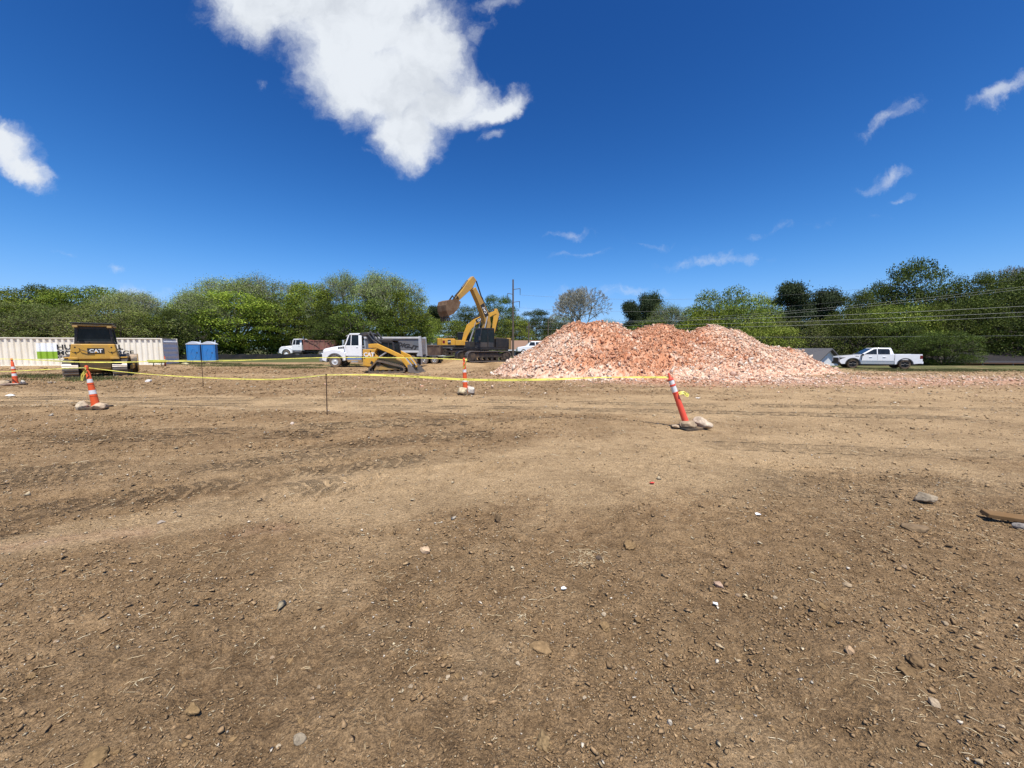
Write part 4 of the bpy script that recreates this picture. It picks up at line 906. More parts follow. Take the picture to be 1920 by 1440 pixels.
    text(t, 'CAT', (-1.08, -.945, 1.10), (math.pi / 2, 0, 0), .36, 'white', .014); MB().prism([(-1.15, 1.105), (-1.01, 1.105), (-1.08, 1.22)], -.957, -.951).build('emblem_triangle', 'triangle', t)
    MB().prism([(-.78, 1.40), (-.66, 1.22), (-.78, 1.08)], -.947, -.94).build('decal', 'ink', t)
build_loader()

# ------------------------------------------------------------------ excavators
def excavator(label, loc, rz, track_rot, boom, bdep, stick, sdep, bucket_poly, teeth, hood, scale=1., logo_t=.5, back=True, cabside=1, paintm='cat_yellow', showlogo=None, tilt_fwd=0):
    t = thing('excavator', label, 'excavator', loc, rz, scale=scale)
    for sd in (1, -1):
        tr = crawler(t, [(-1.75, .46, .44), (1.75, .46, .44)], sd * 1.2, .6, .19, rot=track_rot)
        MB().box(-1.5, 1.5, -.16, .16, .35, .72).build('track_frame', 'steel_dark', tr, .03)
    MB().box(-.8, .8, -1.2, 1.2, .5, .85).build('carbody', 'steel_dark', t, .04, rot=(0, 0, track_rot)); MB().cyl((0, 0, .8), (0, 0, 1.08), .62, n=24).build('swing_ring', 'steel_dark', t, smooth=True)
    MB().box(-2.2, 1.35, -1.28, 1.28, 1.05, 1.28).build('deck', 'black', t, .03)
    cw = [(-2.3, -1.3), (-2.85, -1.0), (-3.0, -.4), (-3.0, .4), (-2.85, 1.0), (-2.3, 1.3)]; MB().prism(cw, 1.08, 2.2, 'xy').build('counterweight', hood, t, .07, seg=3)
    MB().box(-2.28, -.55, -1.28, 1.28, 1.29, 2.1).build('engine_housing', 'black' if back else hood, t, .04)
    MB().box(-2.2, -.7, -1.1, 1.1, 2.105, 2.2).build('engine_cover', hood, t, .03)
    if not back:
        for sd in (1, -1):
            MB().box(-1.5, -1.1, sd * 1.284 - .006, sd * 1.284 + .006, 1.4, 2.0).build('side_door', 'ink', t)
            MB().box(-.5, .6, sd * 1.28 - .3 if sd < 0 else .98, sd * 1.28 if sd < 0 else 1.28, 1.29, 1.95).build('tool_box', hood, t, .03)
        text(t, 'CAT', (-1.3, -1.294, 1.68), (math.pi / 2, 0, 0), .2, 'white', .008); MB().box(-2.15, -1.85, -1.296, -1.282, 1.55, 1.9).build('warning_decal', 'red', t)
    m = MB()
    for yy in (-1.2, 1.2): m.tube([(-.6, yy, 2.1), (-.6, yy, 2.45), (-2.0, yy, 2.45), (-2.0, yy, 2.15)], .02)
    m.build('handrail', 'black', t); MB().cyl((-1.5, -.5, 2.2), (-1.5, -.5, 2.55), .07, n=10).build('exhaust', 'black', t, smooth=True)
    # cab on the operator's left
    y0, y1 = .42, 1.28; x0, x1 = -.35, 1.3; c0, c1 = 1.29, 2.98
    prof = [(x0, c0), (x1 + .08, c0), (x1 + .12, 1.9), (x1 - .12, c1), (x0, c1)]
    for (a, b) in (((x0 + .03, c0), (x0 + .03, c1)), ((x1 + .06, c0), (x1 + .1, 1.9)), ((x1 + .1, 1.9), (x1 - .12, c1)), ((.45, c0), (.45, c1))):
        for yy in (y0 + .03, y1 - .03): MB().cyl((a[0], yy, a[1]), (b[0], yy, b[1]), .05, n=6).build('cab_post', 'black', t)
    MB().prism([(x0, c1 - .08), (x1 - .1, c1 - .08), (x1 - .2, c1 + .06), (x0, c1 + .08)], y0, y1).build('cab_roof', 'black', t, .03)
    MB().box(x0 + .03, x1 + .03, y0 + .03, y1 - .035, c0, 1.75).build('cab_door_panel', 'charcoal', t, .02)
    for yy in (y0 + .03, y1 - .03): MB().add([(x0 + .05, yy, 1.76), (x1 + .08, yy, 1.76), (x1 + .08, yy, 1.9), (x1 - .13, yy, c1 - .09), (x0 + .05, yy, c1 - .09)], [(0, 1, 2, 3, 4)]).build('side_window', 'glass_cab', t)
    MB().add([(x1 + .1, y0 + .06, 1.76), (x1 + .1, y1 - .06, 1.76), (x1 - .11, y1 - .06, c1 - .1), (x1 - .11, y0 + .06, c1 - .1)], [(0, 1, 2, 3)]).build('windscreen', 'glass_cab', t)
    MB().box(x1 + .1, x1 + .25, y1 - .05, y1 + .1, 1.9, 2.25).build('mirror', 'charcoal', t, .02)
    MB().box(-.5, 1.1, -1.28, -.55, 1.29, 1.85).build('tank_box', paintm if not back else 'charcoal', t, .03)
    # boom, stick, bucket and their cylinders
    MB().prism(beam(boom, bdep), -.26, .26).build('boom', paintm, t, .03, seg=2)
    MB().prism(beam(stick, sdep), -.2, .2).build('stick', paintm, t, .03, seg=2)
    e = boom[len(boom) // 2]
    for yy in (-.42, .42): MB().cyl((boom[0][0] + .75, yy, boom[0][1] - .15), ((boom[0][0] + .75) * .45 + e[0] * .55 + .12, yy, boom[0][1] * .45 + e[1] * .55), .09, n=10).cyl(((boom[0][0] + .75) * .45 + e[0] * .55 + .12, yy, boom[0][1] * .45 + e[1] * .55), (e[0] + .1, yy, e[1]), .05, n=8).build('boom_cylinder', 'alu', t, smooth=True)
    return t, e
# front machine: boom raised high with a loaded bucket, turned towards the camera
cx, cy, _ = P(905, 684, 36.5); fwd = Vector((-.70, -.71, 0)); rz = math.atan2(fwd.y, fwd.x)
def side_plane(c, f, px, py):
    """local (x, z) in the vertical plane through c along f that a pixel looks at"""
    d = ray(px, py); k = d[0] / d[1]; s = (k * c[1] - c[0]) / (f[0] - k * f[1]); Y = c[1] + s * f[1]; return (s, EYE + d[2] / d[1] * Y - c[2])
cA = (cx, cy, gz(cx, cy) + .12); SPx = lambda px, py: side_plane(cA, fwd, px, py)
boom = [SPx(908, 655), SPx(909, 632), SPx(912, 608), SPx(910, 594), SPx(900, 570), SPx(886, 541)]; stick = [SPx(888, 522), SPx(879, 535), SPx(866, 550), SPx(853, 564)]
tA, e = excavator('raised excavator with muddy bucket held high, nearest to the rubble pile', cA, rz, R(-15), boom, [.42, .55, .72, .74, .58, .42], stick, [.5, .75, .5, .36], None, None, 'cat_dull', paintm='cat_brown')
def rot_logo(t, x, z, ang, y, size, s=1):
    """emblem along a bar on the side looking to +y (s=1) or -y"""
    m = MB().box(-.62, .62, -.24, .24, -.004, .004); q = Matrix.Rotation(math.pi if s > 0 else 0, 3, 'Z') @ Matrix.Rotation(math.pi / 2, 3, 'X')
    mt = Matrix.Rotation(-ang, 3, 'Y') @ q; e = mt.to_euler(); m.build('emblem_plate', 'ink', t, loc=(x, y + s * .004, z), rot=e)
    off = mt @ Vector((0, -size * .35, .006)); text(t, 'CAT', Vector((x, y + s * .004, z)) + off, e, size, 'white', size * .03, name='emblem')
q0, q1 = boom[3], boom[4]; rot_logo(tA, (q0[0] + q1[0]) / 2, (q0[1] + q1[1]) / 2, math.atan2(q1[1] - q0[1], q1[0] - q0[0]) + math.pi, .262, .36, 1)
k0, k1, k2 = SPx(914, 590), SPx(903, 558), SPx(893, 527); MB().cyl((k0[0], 0, k0[1]), (k1[0], 0, k1[1]), .11, n=10).cyl((k1[0], 0, k1[1]), (k2[0], 0, k2[1]), .06, n=8).build('stick_cylinder', 'black', tA, smooth=True)
k0, k1, k2 = SPx(877, 526), SPx(866, 540), SPx(853, 555); MB().cyl((k0[0], 0, k0[1]), (k1[0], 0, k1[1]), .09, n=10).cyl((k1[0], 0, k1[1]), (k2[0], 0, k2[1]), .05, n=8).build('bucket_cylinder', 'black', tA, smooth=True)
for sd in (1, -1): MB().prism(beam([SPx(857, 561), SPx(852, 554), SPx(846, 563)], [.14, .14, .14]), sd * .24, sd * .30).build('bucket_link', 'steel_dark', tA, .01)
bk = [SPx(856, 567), SPx(848, 562.5), SPx(837, 563), SPx(830, 565.5), SPx(828, 573), SPx(829, 584), SPx(833, 594)]
bm_ = (sum(a for a, b in bk) / 7, sum(b for a, b in bk) / 7 - .3); inn = [(a * .9 + bm_[0] * .1, b * .9 + bm_[1] * .1) for a, b in bk[::-1]]
MB().prism(bk + inn, -.62, .62).build('bucket', 'bucket', tA, .02)
for sd in (1, -1): MB().prism(bk + [SPx(843, 589), SPx(852, 578)], sd * .60, sd * .64).build('bucket_side', 'bucket', tA, .01)
for k in range(5): MB().prism([(bk[6][0] + .03, bk[6][1] + .05), (bk[6][0] - .12, bk[6][1]), (bk[6][0] - .16, bk[6][1] - .38), (bk[6][0] - .1, bk[6][1] - .4)], -.6 + .28 * k, -.48 + .28 * k).build('tooth', 'steel_dark', tA)
MB().prism([SPx(851, 577), SPx(842, 587), SPx(836, 589), SPx(831, 578), SPx(839, 567), SPx(848, 566)], -.59, .59).build('bucket_load', 'mud', tA, .08)
# second machine behind it, boom lowered to the right
cx, cy, _ = P(863, 676, 41.0); boom = [(.4, 1.55), (.75, 2.7), (1.25, 3.75), (2.0, 4.35), (3.4, 5.05), (4.75, 5.65)]; stick = [(4.75, 6.1), (4.85, 5.4), (4.6, 4.2), (4.3, 2.5)]
tB, e = excavator('orange yellow excavator with boom bent low, behind the raised one', (cx, cy, gz(cx, cy) + .1), R(4), R(-8), boom, [.42, .6, .8, .78, .62, .42], stick, [.35, .75, .55, .36], None, None, 'cat_orange', paintm='cat_orange', back=False, scale=.8)
rot_logo(tB, 2.7, 4.7, math.atan2(.7, 1.4), -.262, .40, -1)
MB().cyl((1.6, 0, 4.7), (3.3, 0, 5.55), .1, n=10).cyl((3.3, 0, 5.55), (4.6, 0, 6.1), .055, n=8).build('stick_cylinder', 'black', tB, smooth=True)
MB().cyl((5.1, 0, 5.0), (4.8, 0, 3.2), .08, n=10).build('bucket_cylinder', 'black', tB, smooth=True)
b2 = [(4.5, 2.2), (4.95, 2.35), (5.2, 1.8), (5.0, 1.2), (4.4, .95), (3.8, 1.2)]; MB().prism(b2 + [(4.4, 1.05), (4.9, 1.25), (5.08, 1.8), (4.9, 2.2)], -.6, .6).build('bucket', 'bucket', tB, .02)
for sd in (1, -1): MB().prism(b2, sd * .58, sd * .62).build('bucket_side', 'bucket', tB, .01)

# ------------------------------------------------------------------ pickup
def build_pickup():
    h = Vector((-.914, .407, 0)); Yr = 33.6; rear = Vector((P(1729, 690, Yr)[0], Yr, 0)); s = .98; rz = math.atan2(h.y, h.x)
    mid = rear + h * 2.95 * s + Vector((h.y, -h.x, 0)) * 1.0 * s
    t = thing('pickup_truck', 'white crew cab pickup truck with black wheels parked right of the rubble pile', 'pickup truck', (mid.x, mid.y, gz(mid.x, mid.y)), rz, scale=s)
    W = 1.0; xf, xr, wr, ar = 1.93, -1.78, .42, .50
    arcf = [(xf + ar * math.cos(q), wr + ar * math.sin(q)) for q in np.linspace(0, math.pi, 13)]; arcr = [(xr + ar * math.cos(q), wr + ar * math.sin(q)) for q in np.linspace(0, math.pi, 13)]
    MB().prism([(2.78, .42), (2.93, .60), (2.95, .98), (2.86, 1.10), (2.5, 1.18), (1.42, 1.27), (1.30, 1.30), (-1.02, 1.30), (-1.02, .74), (1.42, .74), (1.42, .42)] + arcf[::-1] + [(2.5, .42)], -W, W).build('front_body', 'white_car', t, .06, seg=3, smooth=True)
    for sd in (1, -1):
        MB().prism([(-1.06, .42), (-1.06, 1.32), (-2.90, 1.35), (-2.95, .8), (-2.88, .52), (-2.3, .46)] + arcr[::-1], sd * .90, sd * W).build('bed_side', 'white_car', t, .035, seg=3, smooth=True)
        MB().prism([(sd * (W - .005), .75), (sd * (W - .085), .43), (sd * .5, .40), (sd * .5, .75)], -1.2, 1.42, 'yz').build('rocker_panel', 'white_car', t, .01)
        MB().box(-1.05, 1.45, sd * .82 - .07, sd * .82 + .07, .34, .41).build('running_board', 'charcoal', t, .01)
        for (xc, arc) in ((xf, arcf), (xr, arcr)):
            out = [(xc + (ar + .085) * math.cos(q), wr + (ar + .085) * math.sin(q)) for q in np.linspace(math.pi, 0, 13)]; MB().prism(arc + out, sd * (W - .06), sd * (W + .025)).build('arch_flare', 'charcoal', t, .006)
            wheel(t, xc, sd * .87, wr, wr, .28, 'black', sd, 'rubber', .66, .05, 6)
        for (p0, p1) in (((-.22, 1.02), (-.02, 1.06)), ((.98, 1.02), (1.18, 1.06))): pass
        MB().box(-.42, -.2, sd * W - .01, sd * W + .035, 1.06, 1.11).build('door_handle', 'white_car', t, .01); MB().box(.55, .77, sd * W - .01, sd * W + .035, 1.06, 1.11).build('door_handle', 'white_car', t, .01)
        for xx in (.18, -1.0, 1.36): MB().box(xx - .006, xx + .006, sd * W - .01, sd * W + .003, .78, 1.27).build('door_seam', 'ink', t)
        MB().box(1.2, 1.36, sd * (W + .03), sd * (W + .2), 1.2, 1.38).build('mirror', 'charcoal', t, .03); MB().prism([(1.36, 1.22), (1.28, .80), (1.33, .80), (1.42, 1.2)], sd * W - .002, sd * W + .012).build('side_vent', 'charcoal', t)
        MB().box(1.52, 1.78, sd * W - .01, sd * W + .008, 1.13, 1.17).build('hood_badge', 'charcoal', t)
        MB().prism([(2.94, 1.03), (2.94, .80), (2.72, .92), (2.45, 1.03)], sd * (W - .2), sd * (W + .004)).build('headlight', 'charcoal', t, .01); MB().box(-2.93, -2.74, sd * (W - .1), sd * (W + .006), .93, 1.24).build('tail_lamp', 'red', t, .01)
    MB().box(2.86, 2.98, -.62, .62, .55, 1.0).build('grille', 'black', t, .02); MB().box(2.78, 3.0, -.95, .95, .40, .60).build('front_bumper', 'charcoal', t, .04); MB().box(-3.02, -2.86, -.98, .98, .48, .70).build('rear_bumper', 'white_car', t, .03); MB().box(-3.03, -2.9, -.55, .55, .52, .64).build('licence_recess', 'charcoal', t)
    MB().box(-2.94, -2.87, -.89, .89, .72, 1.34).build('tailgate', 'white_car', t, .02); MB().box(-2.86, -1.08, -.89, .89, .72, .80).build('bed_floor', 'charcoal', t); MB().box(-2.7, 2.6, -.7, .7, .33, .6).build('chassis', 'black', t)
    zb, zt = 1.30, 1.93; bx0, bx1, tx0, tx1 = -1.02, 1.36, -.80, .42; wb, wt = .97, .80
    MB().add([(bx0, -wb, zb), (bx1, -wb, zb), (bx1, wb, zb), (bx0, wb, zb), (tx0, -wt, zt), (tx1, -wt, zt), (tx1, wt, zt), (tx0, wt, zt)], [(3, 2, 1, 0), (4, 5, 6, 7), (0, 1, 5, 4), (1, 2, 6, 5), (2, 3, 7, 6), (3, 0, 4, 7)]).build('cab', 'white_car', t, .07, seg=4, smooth=True)
    def yy(z, sd, o=.012): return sd * (wb + (wt - wb) * (z - zb) / (zt - zb) + o)
    for sd in (1, -1):
        for poly in ([(1.13, 1.335), (.44, 1.80), (.22, 1.83), (.22, 1.335)], [(.15, 1.335), (.15, 1.83), (-.62, 1.82), (-.70, 1.70), (-.70, 1.335)]):
            MB().add([(x, yy(z, sd), z) for x, z in poly] + [(x, yy(z, sd, -.02), z) for x, z in poly], [tuple(range(len(poly))), tuple(range(2 * len(poly) - 1, len(poly) - 1, -1))] + [(i, (i + 1) % len(poly), len(poly) + (i + 1) % len(poly), len(poly) + i) for i in range(len(poly))]).build('side_window', 'glass', t)
    def sl(f, o): return (bx1 + (tx1 - bx1) * f + o, zb + (zt - zb) * f)
    p0, p1 = sl(.08, .02), sl(.9, .02); MB().add([(p0[0], -.84, p0[1]), (p0[0], .84, p0[1]), (p1[0], .74, p1[1]), (p1[0], -.74, p1[1])], [(0, 1, 2, 3)]).build('windscreen', 'glass', t)
    MB().add([(bx0 - .0, -.8, 1.38), (bx0 - .0, .8, 1.38), (-.86, .7, 1.82), (-.86, -.7, 1.82)], [(3, 2, 1, 0)]).build('rear_window', 'glass', t)
build_pickup()
# ------------------------------------------------------------------ cones, stakes, tape
M['cone_orange'] = paint('cone_orange', (.72, .095, .018), .5, 0, .12, 3); M['cone_red'] = paint('faded_tube_red', (.74, .085, .045), .5, 0, .1, 3)
M['reflective'] = paint('reflective_white', (.72, .72, .71), .4, 0, .15, 6); M['rebar'] = paint('rusty_rebar', (.085, .05, .035), .8, .3, .2, 8)
def ico():
    bm = bmesh.new(); bmesh.ops.create_icosphere(bm, subdivisions=4, radius=1); bm.verts.ensure_lookup_table()
    v = np.array([q.co[:] for q in bm.verts]); f = np.array([[q.index for q in g.verts] for g in bm.faces]); bm.free(); return v, f
ICO = ico()
def stone_obj(name, seed, size, colr, loc, parent=None, rz=0., tilt=0., pts=22, flat=.75):
    rs = np.random.default_rng(seed); clod = name == 'clod'; dirs, sf = ICO
    nr = rs.normal(size=(20 if not clod else 34, 3)); nr /= np.linalg.norm(nr, axis=1)[:, None]; hgt = rs.uniform(.62, .92, len(nr)); dp = np.maximum(dirs @ nr.T, .05)
    r = np.min(np.where(dirs @ nr.T > .05, hgt[None] / dp, 1.12), 1); r = np.minimum(r, 1.12)
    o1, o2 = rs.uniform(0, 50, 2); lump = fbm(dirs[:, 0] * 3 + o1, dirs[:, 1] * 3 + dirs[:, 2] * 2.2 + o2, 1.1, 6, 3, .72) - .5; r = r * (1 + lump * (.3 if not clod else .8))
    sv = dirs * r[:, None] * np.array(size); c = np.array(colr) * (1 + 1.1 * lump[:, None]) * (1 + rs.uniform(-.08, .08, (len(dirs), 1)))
    o = mesh_np(name, sv, sf, 'clod' if clod else 'stone', c, False, parent); o.location = loc; o.rotation_euler = (tilt, 0, rz)
    return o
def cone(px, base_py, top_py, label, lean_x=0., lean_y=0., nbands=2, tube=False):
    x, y, z = GP(px, base_py); h = (base_py - top_py) / FPX * y
    t = thing('traffic_post' if tube else 'traffic_cone', label, 'traffic post' if tube else 'traffic cone', (x, y, z))
    k = h / 1.12; q = Matrix.Rotation(lean_x, 4, 'Y') @ Matrix.Rotation(lean_y, 4, 'X'); e = q.to_euler()
    body = 'cone_red' if tube else 'cone_orange'
    MB().prism([(-.24 * k, -.2 * k), (-.2 * k, -.24 * k), (.2 * k, -.24 * k), (.24 * k, -.2 * k), (.24 * k, .2 * k), (.2 * k, .24 * k), (-.2 * k, .24 * k), (-.24 * k, .2 * k)], -.01, .05 * k, 'xy').build('rubber_base', 'rubber', t, .012, rot=(0, lean_x * .12, .3))
    if tube:
        prof = [(.04, .062), (.72, .050), (.725, .056), (.74, .056), (.745, .048), (.86, .046), (.865, .055), (.895, .055), (.90, .045), (.98, .043), (.985, .054), (1.01, .054), (1.015, .038), (1.05, .02), (1.12, .018), (1.125, .001)]; bands = [(.745, .862), (.90, .982)]
        rad = lambda zz: .0485 - .005 * (zz - .74) / .3
    else:
        prof = [(.04, .095), (.09, .092), (.095, .08), (.32, .072), (.325, .078), (.335, .078), (.34, .070), (.62, .058), (.625, .064), (.64, .064), (.645, .055), (.93, .04), (.95, .028), (1.0, .024), (1.01, .036), (1.07, .036), (1.09, .02), (1.095, .001)]; bands = [(.37, .47), (.66, .75)]
        rad = lambda zz: .0805 + (zz - .095) * (.0405 - .0805) / (.93 - .095)
    pl = MB().lathe([(a * k, r * k) for a, r in prof], (0, 0, 0), 'z', 28).build('post' if tube else 'cone_body', body, t, smooth=True, rot=e)
    for (a, b) in bands: MB().lathe([(a * k, rad(a) * k + .003), (b * k, rad(b) * k + .003)], (0, 0, 0), 'z', 28).build('reflective_band', 'reflective', pl, smooth=True)
    return t, (x, y, z), Matrix.Rotation(0, 4, 'X') @ q @ Vector((0, 0, 1.04 * k)) + Vector((x, y, z))
c1, b1, top1 = cone(30, 722, 670, 'worn orange cone on the far left in front of the container', R(-3))
c2, b2c, top2 = cone(181, 766, 682, 'orange and white banded cone with rocks at its foot, in front of the bulldozer', R(-6), R(2))
c3, b3, top3 = cone(873, 739, 669, 'orange cone in front of the excavators with stones on its base', R(-2), 0)
c4, b4, top4 = cone(1290, 803, 692, 'leaning red traffic post with rock on its base, in front of the rubble pile', R(-20), R(-4), tube=True)
def base_stones(prefix, b, specs):
    for i, (dx, dy, dz, size, colr, seed, lab) in enumerate(specs): tag(stone_obj('stone', seed, size, colr, (b[0] + dx, b[1] + dy, b[2] + dz), rz=seed * .7), lab, 'stone', 'stones weighing down the cones')
base_stones('c1', b1, [(-.42, -.05, .07, (.3, .2, .14), (.34, .26, .17), 31, 'flat tan stone left of the far left cone'), (.3, .0, .12, (.09, .09, .09), (.5, .45, .37), 32, 'small white stone on the base of the far left cone'), (.1, -.26, .05, (.3, .12, .05), (.36, .26, .2), 33, 'flat brown slab before the far left cone')])
base_stones('c2', b2c, [(-.20, -.12, .07, (.16, .14, .13), (.48, .39, .27), 34, 'cream stone left of the banded cone before the bulldozer'), (.23, -.12, .06, (.22, .16, .12), (.44, .33, .22), 35, 'tan stone right of the banded cone before the bulldozer')])
base_stones('c3', b3, [(-.08, -.2, .10, (.2, .13, .13), (.44, .36, .23), 36, 'flat yellowish stone before the cone at the excavators'), (.22, -.15, .14, (.13, .11, .14), (.55, .50, .42), 37, 'upright white stone beside the cone at the excavators'), (.1, .0, .22, (.08, .08, .06), (.55, .4, .33), 38, 'small pinkish stone on the base of the cone at the excavators')])
base_stones('c4', b4, [(.22, -.06, .10, (.18, .13, .12), (.50, .40, .29), 39, 'white and red brown rock on the base of the leaning post'), (-.07, -.12, .08, (.17, .12, .09), (.34, .25, .16), 40, 'flat tan stone on the base of the leaning post'), (-.24, -.02, .05, (.14, .08, .03), (.36, .27, .18), 42, 'thin stone at the left edge of the leaning post base')])
def stake(px, base, top, label, lean=0.):
    x, y, z = GP(px, base); h = (base - top) / FPX * y
    o = MB().cyl((0, 0, -.2), (lean, 0, h), .011, .010, n=8).cyl((lean, 0, h), (lean, 0, h + .02), .016, n=8).build('stake', 'rebar', None, smooth=True, loc=(x, y, z)); tag(o, label, 'stake', 'thin steel stakes carrying the tape')
    return Vector((x + lean, y, z + h))
s1 = stake(381.5, 727, 677, 'thin steel stake in front of the portable toilets'); s2 = stake(613, 777, 702, 'thin rusty stake standing in front of the white truck', .02)
m, nt, b = new_mat('caution_tape')
uvn = nt.nodes.new('ShaderNodeUVMap'); uvn.uv_map = 'UVMap'; mp = nt.nodes.new('ShaderNodeMapping'); mp.inputs['Scale'].default_value = (9, 3, 1); nt.links.new(uvn.outputs[0], mp.inputs[0])
n1 = nt.nodes.new('ShaderNodeTexNoise'); n1.inputs['Scale'].default_value = 1.6; n1.inputs['Detail'].default_value = 1; nt.links.new(mp.outputs[0], n1.inputs['Vector'])
spx = nt.nodes.new('ShaderNodeSeparateXYZ'); nt.links.new(uvn.outputs[0], spx.inputs[0])
def mth(op, a, c):
    q = nt.nodes.new('ShaderNodeMath'); q.operation = op
    for i, v in enumerate((a, c)):
        if isinstance(v, (int, float)): q.inputs[i].default_value = v
        else: nt.links.new(v, q.inputs[i])
    return q.outputs[0]
seg = mth('LESS_THAN', mth('FRACT', mth('DIVIDE', spx.outputs[0], .62), 0), .5); band = mth('MULTIPLY', mth('GREATER_THAN', spx.outputs[1], .28), mth('LESS_THAN', spx.outputs[1], .72))
ink = mth('MULTIPLY', mth('MULTIPLY', seg, band), mth('GREATER_THAN', n1.outputs[0], .5))
nt.links.new(mixrgb(nt, ink, (.88, .82, .16), (.05, .05, .03)), b.inputs['Base Color']); b.inputs['Roughness'].default_value = .35
trn = nt.nodes.new('ShaderNodeBsdfTranslucent'); trn.inputs[0].default_value = (.85, .76, .12, 1); mxs = nt.nodes.new('ShaderNodeMixShader'); mxs.inputs[0].default_value = .35
nt.links.new(b.outputs[0], mxs.inputs[1]); nt.links.new(trn.outputs[0], mxs.inputs[2]); nt.links.new(mxs.outputs[0], nt.nodes['Material Output'].inputs[0]); M['tape'] = m
def tape(pts, label, w=.075, twist=.6, seed=0):
    """ribbon through 3D points (smooth), slightly twisting"""
    rs = np.random.default_rng(seed); pts = [np.array(p, float) for p in pts]; P2 = []
    for i in range(len(pts) - 1):
        p0, p1, p2, p3 = pts[max(i - 1, 0)], pts[i], pts[i + 1], pts[min(i + 2, len(pts) - 1)]
        for q in np.linspace(0, 1, 14, endpoint=False):
            P2.append(.5 * ((2 * p1) + (p2 - p0) * q + (2 * p0 - 5 * p1 + 4 * p2 - p3) * q * q + (3 * p1 - p0 - 3 * p2 + p3) * q ** 3))
    P2.append(pts[-1]); P2 = np.array(P2); L = np.concatenate([[0], np.cumsum(np.linalg.norm(np.diff(P2, axis=0), axis=1))])
    a = twist * .6 * np.sin(L * .9 + seed) + .2 * np.sin(L * 2.3 + 2 * seed) - .62
    d = np.gradient(P2, axis=0); d /= np.linalg.norm(d, axis=1)[:, None]; up = np.array([0, 0, 1.]); sd = np.cross(d, up); sd /= np.linalg.norm(sd, axis=1)[:, None]; u2 = np.cross(sd, d)
    ax = u2 * np.cos(a)[:, None] + sd * np.sin(a)[:, None]; n = len(P2)
    V = np.concatenate([P2 - ax * w / 2, P2 + ax * w / 2 ]); i = np.arange(n - 1); F = np.stack([i, i + 1, i + 1 + n, i + n], 1)
    o = mesh_np('caution_tape', V, F, 'tape', None, True); uvl = o.data.uv_layers.new(name='UVMap'); uv = np.zeros((len(F), 4, 2)); uv[:, 0] = np.stack([L[i], 0 * L[i]], 1); uv[:, 1] = np.stack([L[i + 1], 0 * L[i]], 1); uv[:, 2] = np.stack([L[i + 1], 0 * L[i] + 1], 1); uv[:, 3] = np.stack([L[i], 0 * L[i] + 1], 1)
    uvl.data.foreach_set('uv', uv.ravel().astype(np.float32)); tag(o, label, 'tape', 'yellow caution tape spans'); return o
tape([P(-140, 676, 15.5), P(-10, 673, 15.2), P(70, 675, 14.8), P(140, 678.5, 13), P(230, 679, 13), P(300, 677, 14.2), tuple(s1)], 'yellow tape across the bulldozer, from the left edge to the toilet stake', .045, .5, 1)
tape([tuple(s1), P(440, 676, 14.4), P(520, 673, 14.2), P(612, 670.5, 14), P(720, 670.5, 13.6), P(800, 671.5, 13.2), tuple(top3)], 'yellow tape across the trucks, from the toilet stake to the excavator cone', .03, .5, 2)
tape([P(-120, 701, 11.6), P(0, 697, 11.3), P(60, 694, 11.0), P(120, 691, 10.7), tuple(top2)], 'yellow tape from the left edge to the banded cone', .026, .6, 3)
tape([tuple(top2), P(260, 700, 9.6), P(381, 708, 9.4), P(500, 711.5, 9.2), P(560, 708, 9.1), tuple(s2)], 'yellow tape from the banded cone to the rusty stake', .028, .7, 4)
tape([tuple(s2), P(700, 703, 8.7), P(790, 707, 8.4), P(870, 711.5, 8.2), P(950, 712.5, 8.0), P(1040, 711, 7.8), P(1140, 707.5, 7.6), tuple(top4)], 'yellow tape from the rusty stake to the leaning post', .045, .8, 5)
def knot(p, label, seed):
    rs = np.random.default_rng(seed); p = np.array(p); pts = [p + np.array([0, 0, .03]), p + np.array([.04, -.03, -.05]), p + np.array([-.02, -.05, -.16]), p + np.array([-.06, -.04, -.28])]
    if seed == 9: pts = [p, p + np.array([.08, -.02, .02]), p + np.array([.14, -.03, -.03]), p + np.array([.17, 0, .01])]
    o = tape(pts, label, .06, .9, seed); o['label'] = label
knot(top2 + Vector((.02, -.05, -.02)), 'loose orange yellow tape end hanging on the banded cone', 8)
pp = Vector(b4) + (top4 - Vector(b4)) * .69; knot(pp + Vector((.03, -.07, 0)), 'short yellow tape end knotted on the leaning post', 9)
knot(top3 + Vector((.05, -.05, 0)), 'pale tape end hanging from the top of the excavator cone', 10)

# ------------------------------------------------------------------ single stones, clods, board and scraps on the dirt
def lay_stone(px, py, wpx, hpx, colr, label, seed, name='stone', cat='stone', flat=.6, sink=.25, group=None):
    x, y, z = GP(px, py); z = gz(x, y, True); w = wpx / FPX * y / 2; h = hpx / FPX * y / 2
    tag(stone_obj(name, seed, (w, w * .8, h), colr, (x, y, z + h * (1 - 2 * sink)), rz=seed * .37), label, cat, group)
soil = (.215, .14, .068)
lay_stone(1738, 945, 37, 24, (.30, .24, .165), 'rounded grey tan stone, largest on the right foreground dirt', 50, sink=.1)
lay_stone(1712, 993, 52, 16, (.19, .128, .07), 'flat dark stone sunk in the dirt below the rounded grey stone', 51)
lay_stone(797, 1035, 24, 13, (.52, .37, .23), 'flat orange tan stone left of centre in the foreground', 52)
lay_stone(933, 979, 16, 22, (.16, .108, .06), 'dark upright clod just left of the picture centre', 53, 'clod', 'clod', sink=.1)
lay_stone(1180, 1026, 34, 18, soil, 'large brown clod right of the dry grass tuft', 54, 'clod', 'clod')
lay_stone(1122, 1050, 18, 12, (.10, .075, .055), 'small dark clod touching the dry grass tuft', 55, 'clod', 'clod')
lay_stone(1133, 1177, 26, 16, soil, 'round brown clod, left of the pair below the dry grass tuft', 56, 'clod', 'clod')
